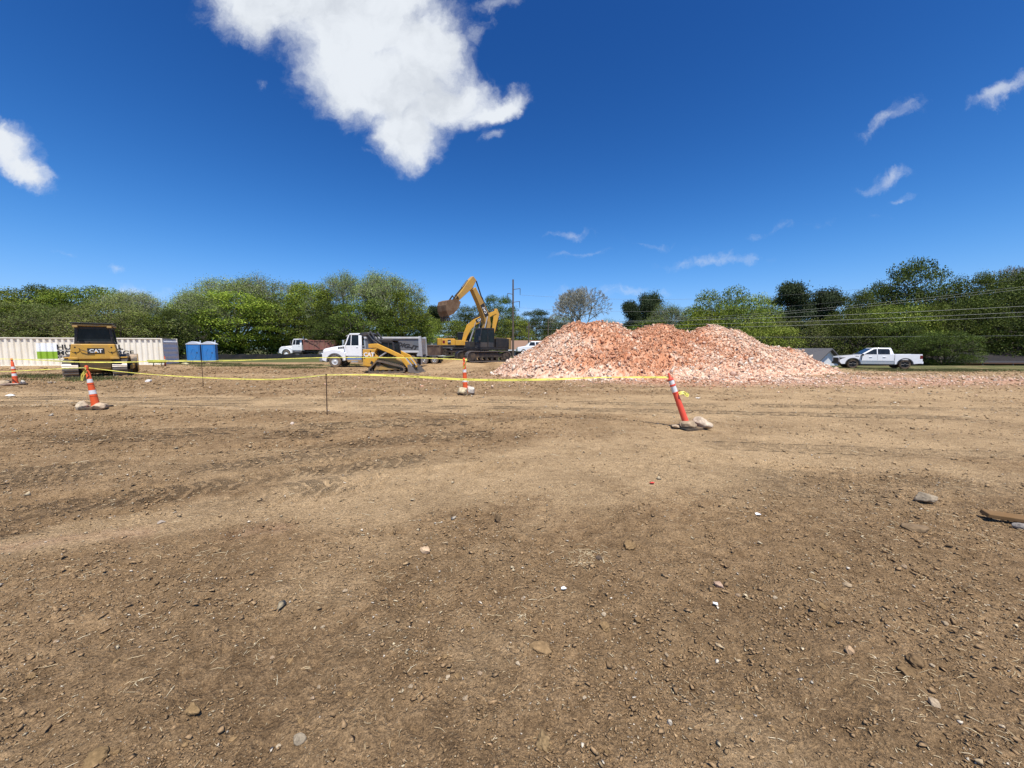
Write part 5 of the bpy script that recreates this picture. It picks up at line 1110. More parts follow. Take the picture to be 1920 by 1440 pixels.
lay_stone(1196, 1170, 21, 12, (.18, .115, .056), 'round brown clod, right of the pair below the dry grass tuft', 57, 'clod', 'clod')
lay_stone(1014, 1216, 54, 20, (.23, .15, .075), 'broad flat clod half buried in the middle of the foreground', 58, 'clod', 'clod', sink=.4)
lay_stone(562, 1384, 26, 20, (.26, .21, .145), 'grey stone near the bottom edge, left of centre', 59)
lay_stone(1592, 1230, 18, 20, (.42, .28, .16), 'orange tan stone left of the broken clods at lower right', 60)
lay_stone(1715, 1244, 42, 20, (.15, .097, .05), 'dark clod, upper of the broken clods at lower right', 61, 'clod', 'clod')
lay_stone(1700, 1264, 40, 20, (.17, .11, .055), 'dark clod, lower of the broken clods at lower right', 62, 'clod', 'clod')
lay_stone(1752, 1328, 24, 18, (.38, .29, .19), 'pale stone below the broken clods at lower right', 63)
lay_stone(1020, 1398, 40, 28, (.22, .15, .075), 'brown clod cluster stone at the bottom edge of the centre', 64, 'clod', 'clod')
lay_stone(1255, 1362, 12, 16, (.46, .40, .31), 'small white oval stone near the bottom, right of centre', 65)
lay_stone(180, 1424, 62, 22, (.19, .125, .06), 'dark slab of crusted soil at the lower left edge', 66, 'clod', 'clod', sink=.35)
lay_stone(362, 1340, 34, 26, (.22, .145, .07), 'brown clod in the lower left foreground', 67, 'clod', 'clod', sink=.3)
lay_stone(1347, 1104, 20, 15, (.34, .23, .16), 'pinkish stone in the right centre foreground', 68)
lay_stone(1589, 1098, 22, 10, (.33, .245, .15), 'flat tan stone in the right foreground', 69)
lay_stone(303, 984, 12, 8, (.33, .27, .21), 'small grey stone on the pale track at left', 70)
lay_stone(548, 795, 10, 6, (.55, .45, .36), 'small pinkish stone beside the rusty stake', 71)
lay_stone(960, 696, 10, 8, (.60, .54, .45), 'white stone left of the rubble pile foot', 72, sink=.15)
lay_stone(278, 716, 14, 7, (.70, .66, .60), 'white stone on the dirt right of the bulldozer', 73)
lay_stone(94, 719, 10, 5, (.30, .24, .18), 'small dark stone between the far left cone and the bulldozer', 74)
rs_ = np.random.default_rng(99)
for i in range(30):
    px, py = rs_.uniform(30, 1890), rs_.uniform(1010, 1430); w = rs_.uniform(8, 13)
    lay_stone(px, py, w, w * .7, np.array([(.38, .30, .20), (.33, .25, .16), (.28, .20, .125)][i % 3]) * rs_.uniform(.85, 1.1), 'small pale stone among the pebbles of the foreground dirt', 100 + i, group='small pale foreground stones')
for i in range(30):
    px, py = rs_.uniform(0, 1920), rs_.uniform(1040, 1430); w = rs_.uniform(10, 20)
    lay_stone(px, py, w, w * .6, np.array(soil) * rs_.uniform(.75, 1.15), 'small brown clod among the crumbs of the foreground dirt', 200 + i, 'clod', 'clod', group='small brown foreground clods', sink=.35)
M['plank'] = paint('weathered_plank', (.17, .10, .045), .8, 0, .3, 6)
x, y, z = GP(1912, 980); MB().box(-.23, .5, -.05, .05, 0, .035, top=.98).build('wooden_board', 'plank', None, .006, loc=(x, y, gz(x, y, True) + .03), rot=(.1, .06, -.35)); tag(bpy.data.objects['wooden_board'], 'weathered board lying at the right edge of the dirt', 'board')
lay_stone(1915, 990, 22, 18, (.25, .22, .19), 'grey stone under the weathered board at the right edge', 75)
def scrap(px, py, colr, label, name, cat, size=.03):
    x, y, z = GP(px, py); z = gz(x, y, True); rs = np.random.default_rng(int(px)); m = MB(); n = 5
    v = [(size * math.cos(a) * rs.uniform(.5, 1), size * math.sin(a) * rs.uniform(.4, .9), rs.uniform(.002, size * .5)) for a in np.linspace(0, 2 * math.pi, n, endpoint=False)] + [(0, 0, size * .4)]
    m.add(v + [(a, b, c + .003) for a, b, c in v], [(i, (i + 1) % n, n) for i in range(n)] + [(n + 1 + (i + 1) % n, n + 1 + i, 2 * n + 1) for i in range(n)])
    nm = 'scrap_' + name; 
    if nm not in M: M[nm] = paint(nm, colr, .6, 0, .2, 20)
    tag(m.build(name, nm, None, loc=(x, y, z + .006)), label, cat)
scrap(1223, 909, (.6, .05, .03), 'torn bit of red marking flag on the dirt', 'flag_scrap', 'flag', .045)
scrap(1056, 1111, (.75, .75, .72), 'white scrap below the dry grass tuft', 'paper_scrap', 'litter', .022); scrap(1341, 1138, (.75, .78, .8), 'white scrap in the right centre foreground', 'plastic_scrap', 'litter', .022)
scrap(1421, 967, (.75, .75, .73), 'white flake left of the rounded grey stone', 'flake_scrap', 'litter', .03); scrap(20, 743, (.8, .79, .75), 'white scrap on the dirt at the far left', 'foam_scrap', 'litter', .16); scrap(1308, 748, (.8, .77, .7), 'white scrap and string behind the leaning post', 'string_scrap', 'litter', .09)

# ------------------------------------------------------------------ silt fence, site bits
def build_fence():
    pts = [P(312, 678, 50), P(392, 674, 50.5), P(470, 672.5, 51), P(540, 672, 51.5), P(625, 670, 52.5), P(700, 670, 53.5)]; pts = [(a, b, gz(a, b)) for a, b, _ in pts]
    t = thing('silt_fence', 'low black fabric silt fence in front of the trees', 'silt fence', pts[2])
    o = Vector(pts[2]); vs, fs = [], []; n = 40; arr = np.array(pts); tt = np.linspace(0, len(pts) - 1, n); W = np.stack([np.interp(tt, np.arange(len(pts)), arr[:, k]) for k in range(3)], 1)
    for i, w in enumerate(W):
        for dz, dy in ((-.05, 0), (.62 + .05 * math.sin(i * 1.9), .02 * math.sin(i)), (.62 + .05 * math.sin(i * 1.9), .03 + .02 * math.sin(i)), (-.05, .03)): vs.append((w[0] - o.x, w[1] - o.y + dy, w[2] - o.z + dz))
    for i in range(n - 1):
        for q in range(4): fs.append((4 * i + q, 4 * i + (q + 1) % 4, 4 * i + 4 + (q + 1) % 4, 4 * i + 4 + q))
    MB().add(vs, fs).build('fabric', 'black', t)
    for i in range(0, n, 4): w = W[i]; MB().box(w[0] - o.x - .02, w[0] - o.x + .02, w[1] - o.y + .04, w[1] - o.y + .08, -.2 + w[2] - o.z, .8 + w[2] - o.z).build('stake', 'wood_pole', t)
build_fence()
def heap(px, py, wpx, hpx, colr, label, name, cat, seed):
    x, y, z = GP(px, py); w = wpx / FPX * y / 2; h = hpx / FPX * y; tag(stone_obj(name, seed, (w, w * .6, h * .6), colr, (x, y, z + h * .4), pts=30), label, cat)
heap(343, 682, 22, 6, (.03, .03, .035), 'black tarpaulin heap between the container and the toilets', 'tarpaulin', 'tarpaulin', 81); heap(347, 684, 16, 5, (.45, .40, .22), 'pale bundle in front of the black tarpaulin heap', 'bundle', 'bundle', 82)
x, y, z = GP(297, 687); t = thing('barrow', 'small yellow green barrow at the container right end', 'barrow', (x, y, z)); M['lime'] = paint('lime_plastic', (.42, .5, .06), .5)
MB().box(-.55, .45, -.3, .3, .3, .55, top=1.2).build('tray', 'lime', t, .04)
for sx in (-.4, .3): MB().cyl((sx, 0, 0), (sx, 0, .3), .03, n=8).build('leg', 'charcoal', t)
c5, _, _ = cone(310, 686.5, 667, 'small dusty orange cone at the right end of the container', 0, 0)

# ------------------------------------------------------------------ poles and wires
def pole(px, top_py, Y, label, arms, r=.16):
    x, y, zt = P(px, top_py, Y); zb = gz(x, y); t = thing('utility_pole', label, 'utility pole', (x, y, zb)); H = zt - zb
    MB().cyl((0, 0, -.3), (0, 0, H), r, r * .62, n=12).build('shaft', 'wood_pole', t, smooth=True); ends = []
    for (dx, ay) in arms:
        az = P(px, ay, Y)[2] - zb; ax = dx / FPX * Y; MB().cyl((0, 0, az - .15), (ax, 0, az), .045, n=8).build('crossarm', 'wood_pole', t); MB().cyl((ax, 0, az), (ax, 0, az - 1.0), .05, .035, n=8).build('insulator', 'charcoal', t); ends.append(Vector((x + ax, y, zb + az - 1.0)))
    return ends, Vector((x, y, zt))
endsA, topA = pole(962, 524, 62, 'tall wooden utility pole with side arms behind the excavators', [(-10, 550), (13, 541), (12, 565)], .18); endsB, topB = pole(991.5, 604, 60, 'short wooden utility pole in front of the far trees', [(-4, 612), (4, 612)], .14)
endsC, topC = pole(1028, 598, 66, 'pale wooden utility pole left of the rubble pile top', [(4, 604)], .13)
M['wire'] = paint('pale_cable', (.22, .23, .22), .5, 0, 0); M['wire_dark'] = paint('dark_cable', (.05, .055, .06), .5, 0, 0)
def wire(a, b, sag, label, mat='wire', r=.013):
    a, b = Vector(a), Vector(b); pts = [a.lerp(b, q) + Vector((0, 0, -4 * sag * q * (1 - q))) for q in np.linspace(0, 1, 25)]
    n = len(pts); k = 6; d = (b - a).normalized(); s = d.cross(Vector((0, 0, 1))).normalized(); u = s.cross(d)
    V = [tuple(p + s * (r * math.cos(2 * math.pi * j / k)) + u * (r * math.sin(2 * math.pi * j / k))) for p in pts for j in range(k)]
    F = [(i * k + j, i * k + (j + 1) % k, (i + 1) * k + (j + 1) % k, (i + 1) * k + j) for i in range(n - 1) for j in range(k)]
    tag(MB().add(V, F).build('overhead_wire', mat, None, smooth=True), label, 'wire', 'overhead wires')
wire(topB + Vector((0, 0, .0)), P(2100, 564, 34), .5, 'upper of three pale wires crossing the right hand trees'); wire(topB + Vector((0, 0, -.55)), P(2100, 576, 34.5), .5, 'middle of three pale wires crossing the right hand trees'); wire(topB + Vector((0, 0, -1.1)), P(2100, 584, 35), .5, 'lower of three pale wires crossing the right hand trees')
wire(topB + Vector((0, 0, -2.0)), P(2100, 627, 42), .3, 'lowest pale wire above the pickup truck', r=.011); wire(topC + Vector((0, 0, -.6)), P(2100, 514, 40), 1.2, 'thin wire across the tree tops at right', r=.009); wire(topC + Vector((0, 0, -.9)), P(2100, 519, 40), 1.2, 'second thin wire across the tree tops at right', r=.009)
wire(endsA[1], P(2150, 462, 52), 3.0, 'thin dark wire in the sky from the upper right arm of the tall pole', 'wire_dark', .012); wire(endsA[2], P(2150, 480, 52), 3.0, 'thin dark wire in the sky from the lower right arm of the tall pole', 'wire_dark', .012)

# ------------------------------------------------------------------ houses beyond the site
M['shingle'] = paint('grey_shingles', (.10, .10, .105), .9, 0, .1, 5); M['shingle_brown'] = paint('brown_shingles', (.24, .15, .105), .9, 0, .1, 5); M['siding'] = paint('white_siding', (.66, .67, .68), .6, 0, .1, 2); M['brick'] = paint('brown_brick', (.16, .095, .07), .9, 0, .2, 6); M['shaded_dark_roof'] = paint('shaded_dark_shingles', (.022, .022, .024), .9, 0, .1, 5)  # dark shingles made blacker: shade of the trees put into the roof colour
def house(label, c, rz, L, W, wall_h, roof_h, wall, roof, gable, wins=3, name='house'):
    t = thing(name, label, 'house', c, rz)
    MB().box(-L / 2, L / 2, -W / 2, W / 2, -.3, wall_h).build('wall', wall, t)
    for sd in (1, -1):
        MB().prism([(-W / 2, wall_h), (W / 2, wall_h), (0, wall_h + roof_h)], sd * L / 2 - .06, sd * L / 2 + .0, 'yz').build('gable', gable, t)
        sl = [(sd * (W / 2 + .45), wall_h - .45 * roof_h / (W / 2)), (0, wall_h + roof_h), (0, wall_h + roof_h + .16), (sd * (W / 2 + .5), wall_h - .45 * roof_h / (W / 2) + .1)]
        MB().prism(sl, -L / 2 - .4, L / 2 + .4, 'yz').build('roof', roof, t); MB().box(-L / 2 - .4, L / 2 + .4, sd * (W / 2 + .5) - .02, sd * (W / 2 + .5) + .04, wall_h - .45 * roof_h / (W / 2) - .12, wall_h - .45 * roof_h / (W / 2) + .09).build('fascia', gable, t)
    for k in range(wins):
        x = -L / 2 + L * (k + .5) / wins
        w = MB().box(x - .55, x + .55, -W / 2 - .05, -W / 2 + .02, .9, 2.1).build('window', gable, t); MB().box(x - .47, x + .47, -W / 2 - .058, -W / 2 - .052, .98, 2.02).build('pane', 'glass', w)
    return t
x, y, zt = P(1553, 653, 44); hA = house('grey roofed house with white gable left of the pickup truck', (x - .38 * 3.5, y + .92 * 3.5, zt - 3.95), R(-67), 7.0, 4.2, 2.5, 1.3, 'siding', 'shingle', 'siding', 2)
x, y, zt = P(1790, 661, 49); hB = house('low brown house with dark roof half hidden behind trees at the right', (x, y + 3, zt - 3.5), R(-7), 17, 8, 2.5, .85, 'brick', 'shaded_dark_roof', 'shingle', 5)
MB().box(-8.5, 8.5, -5.2, -4.0, 2.2, 2.25).build('porch_roof', 'brick', hB)
for k in range(6): MB().cyl((-8 + 3.2 * k, -5.1, -.3), (-8 + 3.2 * k, -5.1, 2.3), .06, n=8).build('porch_post', 'shingle', hB)
x, y, zt = P(992, 639, 72); house('far brown roofed house right of the raised excavator', (x + .5, y + 4, zt - 4.1), R(4), 8.5, 6, 2.6, 1.5, 'brick', 'shingle_brown', 'siding', 3)
x, y, zt = P(810, 634.5, 66); house('far grey gabled house between the dump trucks and excavators', (x, y + 3, zt - 4.3), R(90), 6, 4.6, 2.8, 1.5, 'siding', 'shingle', 'siding', 2)
def build_van():
    x, y, _ = P(999, 660, 55); z = P(999, 663.5, 55)[2]; t = thing('parked_car', 'white car parked behind the left foot of the rubble pile', 'car', (x, y, z), math.pi + R(6))
    MB().prism([(-2.3, .35), (-2.3, 1.0), (-2.2, 1.1), (1.2, 1.1), (2.2, .95), (2.3, .7), (2.3, .35)], -.9, .9).build('body', 'white_car', t, .08, seg=3)
    MB().add([(-2.2, -.85, 1.08), (1.1, -.85, 1.08), (1.1, .85, 1.08), (-2.2, .85, 1.08), (-2.0, -.7, 1.75), (.3, -.7, 1.75), (.3, .7, 1.75), (-2.0, .7, 1.75)], [(4, 5, 6, 7), (0, 1, 5, 4), (1, 2, 6, 5), (2, 3, 7, 6), (3, 0, 4, 7)]).build('cabin', 'white_car', t, .05)
    for sd in (1, -1):
        for a, b2 in ((-1.95, -1.2), (-1.1, -.3), (-.2, .7)): MB().add([(a, sd * .845, 1.16), (b2, sd * .845, 1.16), (b2 - .25 * (b2 > 0), sd * .73, 1.66), (a + .05, sd * .73, 1.66)], [(0, 1, 2, 3)]).build('side_window', 'glass', t)
        for xx in (-1.45, 1.45): wheel(t, xx, sd * .8, .35, .35, .22, 'chrome', sd, 'rubber', .6)
build_van()

# ------------------------------------------------------------------ trees
def seg_mesh(segs, n=5):
    """tapered branch pieces -> arrays"""
    V, F, C = [], [], []; off = 0; ang = np.arange(n) * 2 * np.pi / n
    for (p, q, r0, r1, c) in segs:
        d = q - p; l = np.linalg.norm(d)
        if l < 1e-6: continue
        d = d / l; a = np.array([1., 0, 0]) if abs(d[0]) < .8 else np.array([0, 1., 0]); u = np.cross(d, a); u /= np.linalg.norm(u); w = np.cross(d, u)
        ring = np.cos(ang)[:, None] * u + np.sin(ang)[:, None] * w; V.append(np.concatenate([p + ring * r0, q + ring * r1])); i = np.arange(n); j = (i + 1) % n
        F.append(np.stack([i, j, j + n, i + n], 1) + off); C.append(np.tile(c, (2 * n, 1))); off += 2 * n
    return np.concatenate(V), np.concatenate(F), np.concatenate(C)
def leaf_mesh(cen, nrm_up, size, cols, rs):
    n = len(cen); u = rs.normal(size=(n, 3)); u /= np.linalg.norm(u, axis=1)[:, None]; v = rs.normal(size=(n, 3)); v -= (v * u).sum(1)[:, None] * u; v /= np.linalg.norm(v, axis=1)[:, None]
    s = (size * rs.uniform(.6, 1.3, n))[:, None]; V = np.stack([cen - u * s, cen - v * s * .6, cen + u * s, cen + v * s * .6], 1).reshape(-1, 3)
    return V, np.arange(4 * n).reshape(-1, 4), np.repeat(cols, 4, 0)
PAL = {'lush': [(0.211, 0.281, 0.028), (0.156, 0.222, 0.023), (0.290, 0.339, 0.050), (0.111, 0.164, 0.017)], 'dark': [(0.062, 0.097, 0.015), (0.047, 0.075, 0.013), (0.086, 0.124, 0.020), (0.105, 0.138, 0.023)], 'sparse': [(0.218, 0.275, 0.079), (0.168, 0.229, 0.062), (0.267, 0.320, 0.114)],
       'pine': [(0.041, 0.061, 0.025), (0.050, 0.070, 0.030), (0.031, 0.052, 0.020)], 'scrub': [(0.150, 0.191, 0.043), (0.131, 0.151, 0.052), (0.113, 0.163, 0.028), (0.168, 0.175, 0.065)], 'bare': [(0.218, 0.210, 0.176)], 'mid': [(0.133, 0.198, 0.023), (0.175, 0.235, 0.036), (0.097, 0.155, 0.020), (0.225, 0.278, 0.048)]}
def grow(rs, kind):
    """unit tree, height 10, crown half width about 4; returns branch segments and leaf clump centres"""
    segs, clumps = [], []; bark = np.array([.10, .085, .07]) if kind != 'pine' else np.array([.13, .075, .05])
    if kind in ('bare', 'sparse'): bark = np.array([.23, .225, .18])
    top = 10.
    if kind == 'pine':
        p = np.zeros(3); 
        for i in range(6):
            q = p + np.array([rs.normal(0, .08), rs.normal(0, .08), 9.0 / 6]); segs.append((p, q, .20 - .028 * i, .20 - .028 * (i + 1), bark)); p = q
        for i in range(30):
            z = rs.uniform(5.0, 9.6); a = rs.uniform(0, 6.28); rr = rs.uniform(.5, 1.) * 3.4 * math.sin(math.pi * np.clip((z - 4.6) / 5.8, .05, .95)) ** .6
            e = np.array([math.cos(a) * rr, math.sin(a) * rr, z + rs.uniform(-.1, .4)]); segs.append((np.array([0, 0, z - .6]), e, .06, .02, bark)); clumps.append((e, 1.15, .55)); clumps.append((e * np.array([.55, .55, 1]), 1.2, .6))
        return segs, clumps
    dense = kind in ('lush', 'dark', 'mid', 'scrub')
    def env(z):   # crown half width against height
        t = (z - (1.2 if dense else 2.2)) / (top - (1.2 if dense else 2.2)); return 4.0 * max(0., math.sin(math.pi * min(max(t, .0), 1.) ** (.85)) ) ** .62 + .25
    maxd = {'bare': 7, 'sparse': 6}.get(kind, 5)
    def rec(p, d, l, r, dep):
        n = 2 if dep < 2 else 1; pp = p
        for i in range(n):
            d2 = d + rs.normal(0, .10, 3); d2 /= np.linalg.norm(d2); q = pp + d2 * l / n; segs.append((pp, q, r * (1 - .3 * i / n), r * (1 - .3 * (i + 1) / n), bark)); pp = q; d = d2
        if dep >= maxd:
            clumps.append((pp, .62, 1.)); return
        if dense and dep >= 3: clumps.append((pp, .75, 1.))
        k = 3 if dep in (1, 2, 3) else 2
        if kind in ('bare', 'sparse') and dep >= 3: k = 3
        for j in range(k):
            ax = rs.normal(size=3); ax -= (ax @ d) * d; ax /= np.linalg.norm(ax); sp = rs.uniform(.45, .85) if dep > 0 else rs.uniform(.4, .75)
            nd = d * math.cos(sp) + ax * math.sin(sp) + np.array([0, 0, .12]); nd /= np.linalg.norm(nd); nl = l * rs.uniform(.68, .84); e = pp + nd * nl
            w = env(e[2]); rr = math.hypot(e[0], e[1])
            if rr > w: nl *= max(.25, w / rr)
            if e[2] > top: nl *= .4
            rec(pp, nd, nl, r * .62, dep + 1)
    nst = 4 if dense else 3
    segs.append((np.zeros(3), np.array([0, 0, 1.4 if dense else 2.0]), .30, .24, bark))
    for j in range(nst + 1):
        a = 2 * math.pi * (j + rs.uniform(-.3, .3)) / nst; t = .55 if j < nst else .05
        rec(np.array([0, 0, (1.2 if dense else 1.9)]), np.array([math.cos(a) * t, math.sin(a) * t, 1.]) / math.hypot(t, 1), 2.35, .15, 1)
    if dense:   # low skirts and fill so the crown reaches down and rounds out
        for _ in range(120):
            z = rs.uniform(.7, 9.4); a = rs.uniform(0, 6.28); rr = env(z) * rs.uniform(.62, 1.02); clumps.append((np.array([math.cos(a) * rr, math.sin(a) * rr, z]), rs.uniform(.75, 1.35), -1.))
    return segs, clumps
TREE = {}
def tree_mesh(kind, v):
    key = (kind, v)
    if key in TREE: return TREE[key]
    rs = np.random.default_rng(abs(hash(kind)) % 1 + 1000 * v + sum(map(ord, kind))); segs, clumps = grow(rs, kind)
    if kind == 'bare' or kind == 'sparse':
        thick = [s for s in segs if s[2] > .03]; thin = [s for s in segs if s[2] <= .03]; A = seg_mesh(thick, 5); B = seg_mesh([(p, q, max(a, .022), max(b, .016), c) for p, q, a, b, c in thin], 3)
        V = np.concatenate([A[0], B[0]]); F = np.concatenate([A[1], B[1] + len(A[0])]); C = np.concatenate([A[2], B[2]])
    else: V, F, C = seg_mesh([s for s in segs if s[2] > .02], 5)
    zmax = max(V[:, 2].max(), max(c[0][2] for c in clumps) + .3); k = 10. / zmax
    o = mesh_np('trunk', V * k, F, 'bark', C); tm = o.data; bpy.data.objects.remove(o)
    per = {'lush': 16, 'dark': 16, 'mid': 16, 'scrub': 16, 'pine': 560, 'sparse': 24, 'bare': 0}[kind]; lm = None
    if per:
        cen, cl = [], []; pal = np.array(PAL[kind])
        for (c, r, fl) in clumps:
            if fl < 0:   # a leaf clump: a shell that is full on top and open below
                m = int(205 * r * r * (1. if kind != 'scrub' else .7)); d = rs.normal(size=(m, 3)); d[:, 2] = np.abs(d[:, 2]) * .9 - .35; d /= np.linalg.norm(d, axis=1)[:, None]; d *= (r * rs.uniform(.55, 1.05, (m, 1))) * np.array([1, 1, .7])
                d *= 1 + .35 * (fbm(d[:, 0] * 3 + 9 * r, d[:, 1] * 3 + d[:, 2] * 2, .7, 2, 5) - .5)[:, None]
            else: m = max(3, int(per * rs.uniform(.5, 1.3))); d = rs.normal(size=(m, 3)) * np.array([.55, .55, .45 * fl]) * r
            cen.append(c + d)
            cl.append(pal[rs.integers(0, len(pal), m)] * rs.uniform(.75, 1.25, (m, 1)) * rs.uniform(.62, 1.3))
        cen = np.concatenate(cen) * k; cl = np.concatenate(cl); sz = {'pine': .115, 'sparse': .055, 'scrub': .075}.get(kind, .084)
        Vl, Fl, Cl = leaf_mesh(cen, None, sz, cl, rs); o = mesh_np('crown', Vl, Fl, 'leaf', Cl); lm = o.data; bpy.data.objects.remove(o)
    TREE[key] = (tm, lm); return TREE[key]
TN = [0]
def tree(px, top, Y, wpx, kind, label, zb=None, name=None):
    x, y, zt = P(px, top, Y); zb = gz(x, y) - .1 if zb is None else zb; H = zt - zb; W = wpx / FPX * Y; TN[0] += 1; i = TN[0]
    tm, lm = tree_mesh(kind, i % {'lush': 2, 'mid': 2, 'dark': 2, 'sparse': 2, 'pine': 2, 'scrub': 2, 'bare': 1}[kind])
    t = thing(name or {'pine': 'pine_tree', 'bare': 'bare_tree', 'scrub': 'scrub_tree'}.get(kind, 'broadleaf_tree'), label, 'tree', (x, y, zb), i * 2.4, 'trees around the site'); t.scale = (W / 8., W / 8., H / 10.)
    link(bpy.data.objects.new('trunk', tm), t)
    if lm: link(bpy.data.objects.new('crown', lm), t)
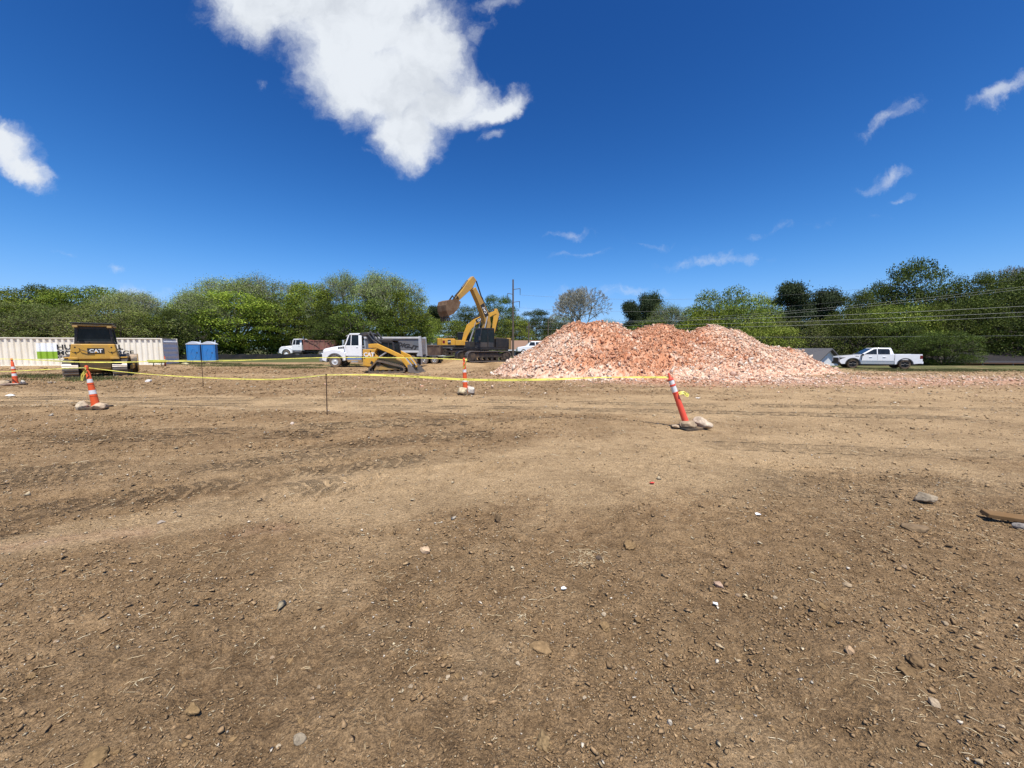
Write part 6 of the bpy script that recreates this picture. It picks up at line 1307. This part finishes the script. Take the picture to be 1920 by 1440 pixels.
for a in [
    (-70, 548, 52, 190, 'mid', 'green tree at the far left edge, above the container'), (45, 545, 58, 130, 'mid', 'rounded green tree above the left part of the container'), (92, 541, 60, 90, 'dark', 'dark green tree top left of the bulldozer cab'),
    (160, 540, 58, 130, 'lush', 'bright green tree directly above the bulldozer cab'), (15, 566, 47, 140, 'scrub', 'olive scrubby tree behind the left end of the container'), (110, 572, 46, 120, 'scrub', 'olive scrubby tree left of the bulldozer cab'), (205, 570, 47, 130, 'scrub', 'brownish scrubby tree right of the bulldozer cab'),
    (245, 541, 56, 110, 'sparse', 'airy pale tree above the right end of the container'), (285, 562, 58, 80, 'sparse', 'thin pale tree left of the gap in the treeline'), (280, 590, 50, 90, 'mid', 'low green tree behind the right end of the container'), (325, 585, 52, 70, 'dark', 'dark low tree left of the portable toilets'),
    (370, 546, 62, 110, 'sparse', 'airy pale tree top above the portable toilets'), (372, 570, 64, 120, 'lush', 'leafy green tree right behind the portable toilets'), (440, 520, 70, 140, 'sparse', 'tall airy tree, left of the pair over the old dump truck side'), (505, 513, 72, 130, 'sparse', 'tallest airy tree above the leafy mass right of the toilets'),
    (445, 553, 66, 150, 'lush', 'broad leafy tree between the toilets and the old dump truck'), (520, 556, 70, 130, 'mid', 'leafy tree above the cab of the old dump truck'), (585, 533, 71, 95, 'lush', 'bright green domed tree above the rust brown bed'), (570, 585, 70, 90, 'mid', 'low leafy tree behind the rust brown bed'),
    (642, 508, 70, 90, 'sparse', 'tall slender airy tree above the white truck cab'), (628, 570, 68, 80, 'dark', 'dark low tree left of the white truck cab'), (728, 508, 66, 120, 'sparse', 'tall airy tree above the grey dump bed'), (705, 530, 68, 60, 'pine', 'dark pine top between the two tall airy trees'),
    (690, 560, 62, 120, 'mid', 'leafy tree right behind the track loader'), (755, 548, 64, 90, 'lush', 'green tree at the right end of the left treeline'), (650, 590, 62, 90, 'dark', 'shaded low tree behind the white truck cab'), (775, 590, 66, 80, 'mid', 'low green tree left of the muddy bucket'),
    (812, 577, 92, 46, 'pine', 'small distant dark pine under the muddy bucket'), (840, 600, 80, 90, 'mid', 'low green tree behind the orange yellow excavator'), (885, 575, 84, 80, 'dark', 'green tree seen through the raised boom'), (935, 557, 86, 70, 'dark', 'tall dark green tree right of the raised boom'),
    (960, 592, 84, 70, 'mid', 'green tree behind the tall utility pole'), (1005, 583, 88, 70, 'dark', 'dark green tree right of the tall utility pole'), (1050, 592, 90, 60, 'mid', 'green tree left of the bare tree'), (1093, 531, 80, 105, 'bare', 'leafless grey tree above the main hump of the pile'),
    (1060, 606, 84, 70, 'scrub', 'scrubby tree at the foot of the bare tree'), (1128, 596, 88, 60, 'sparse', 'thin pale tree right of the bare tree'), (1183, 570, 76, 46, 'pine', 'rounded dark pine, left of the two behind the pile'), (1219, 553, 76, 50, 'pine', 'rounded dark pine, right of the two behind the pile'), (1255, 564, 74, 80, 'sparse', 'loose airy tree right of the two dark pines'),
    (1225, 600, 74, 110, 'mid', 'low green tree below the dark pines'), (1300, 600, 68, 80, 'dark', 'low tree behind the saddle of the pile'), (1352, 548, 64, 120, 'mid', 'rounded green tree above the right hump of the pile'), (1410, 556, 66, 90, 'mid', 'green tree left of the tall flat topped pine'), (1330, 585, 62, 90, 'lush', 'bright leafy tree over the right hump'),
    (1480, 537, 66, 76, 'pine', 'tall flat topped pine above the grey roofed house'), (1548, 546, 66, 66, 'pine', 'second flat topped pine left of the pickup roof'), (1420, 600, 58, 120, 'mid', 'leafy tree behind the right slope of the pile'), (1500, 600, 58, 110, 'scrub', 'thin scrubby tree behind the grey roofed house'), (1448, 578, 72, 110, 'dark', 'dark green tree below the tall flat topped pine'), (1535, 580, 72, 110, 'dark', 'dark green tree below the second flat topped pine'), (1290, 590, 76, 90, 'mid', 'green tree right of the airy tree behind the pile'),
    (1600, 552, 64, 80, 'dark', 'dark tree above the front of the pickup'), (1642, 534, 66, 80, 'dark', 'dark tree above the cab of the pickup'), (1722, 497, 64, 120, 'dark', 'tallest leafy tree above the bed of the pickup'), (1590, 590, 56, 110, 'dark', 'leafy tree behind the cab of the pickup'),
    (1675, 575, 57, 130, 'mid', 'broad leafy tree behind the bed of the pickup'), (1760, 570, 56, 120, 'dark', 'dark leafy tree right of the pickup tail'), (1690, 610, 52, 90, 'dark', 'low shaded tree between pickup and brown house'), (1775, 622, 46, 95, 'dark', 'low dark tree hanging over the roof of the brown house'), (1818, 520, 62, 80, 'dark', 'dark tree left of the big right edge trees'),
    (1870, 515, 60, 130, 'dark', 'big dark tree at the right edge'), (1835, 565, 54, 110, 'dark', 'leafy tree over the brown house'), (1930, 545, 52, 150, 'dark', 'dark leafy tree cut by the right edge'), (1895, 490, 66, 80, 'bare', 'leafless top behind the right edge trees'), (1985, 505, 58, 150, 'dark', 'dark tree just past the right edge'),
]: tree(*a)
def build_undergrowth():
    rs = np.random.default_rng(77); cen, colr = [], []
    def belt(pts, n, hmax, dep, pal, h0=0.):
        arr = np.array([P(a, 660, Y)[:2] for a, Y in pts]); t = rs.uniform(0, len(pts) - 1, n); x = np.interp(t, np.arange(len(pts)), arr[:, 0]); y = np.interp(t, np.arange(len(pts)), arr[:, 1]) + rs.uniform(0, dep, n)
        top = hmax * (.35 + .9 * fbm(x, y * .4, 2.6, 4, 91)); z = gh(x, y, False) + h0 + top * rs.uniform(0, 1, n) ** .8; cen.append(np.stack([x, y, z], 1)); p = np.array(pal); cl = fbm(x, y, 1.5, 3, 95)
        colr.append(p[rs.integers(0, len(p), n)] * rs.uniform(.7, 1.25, (n, 1)) * (.6 + .8 * cl)[:, None])
    belt([(-250, 44), (0, 45), (150, 46), (330, 49)], 16000, 5.6, 3.5, PAL['scrub'] + [(.06, .07, .025)]); belt([(300, 60), (500, 66), (640, 68), (800, 68)], 24000, 4.5, 3.0, PAL['mid'] + PAL['scrub'][:2]); belt([(640, 66), (800, 72), (950, 78), (1100, 80), (1250, 72)], 18000, 4.2, 4, PAL['mid'] + PAL['dark'])
    belt([(1250, 66), (1400, 60), (1500, 56), (1640, 56), (1780, 57), (1920, 56), (2200, 54)], 26000, 6.5, 3.0, PAL['dark'] + PAL['mid'][:2])
    c = np.concatenate(cen); k = np.concatenate(colr); V, F, C = leaf_mesh(c, None, .15, k, rs); tag(mesh_np('undergrowth', V, F, 'leaf', C), 'dense leafy undergrowth along the foot of the treeline', 'undergrowth', kind='stuff')
build_undergrowth()
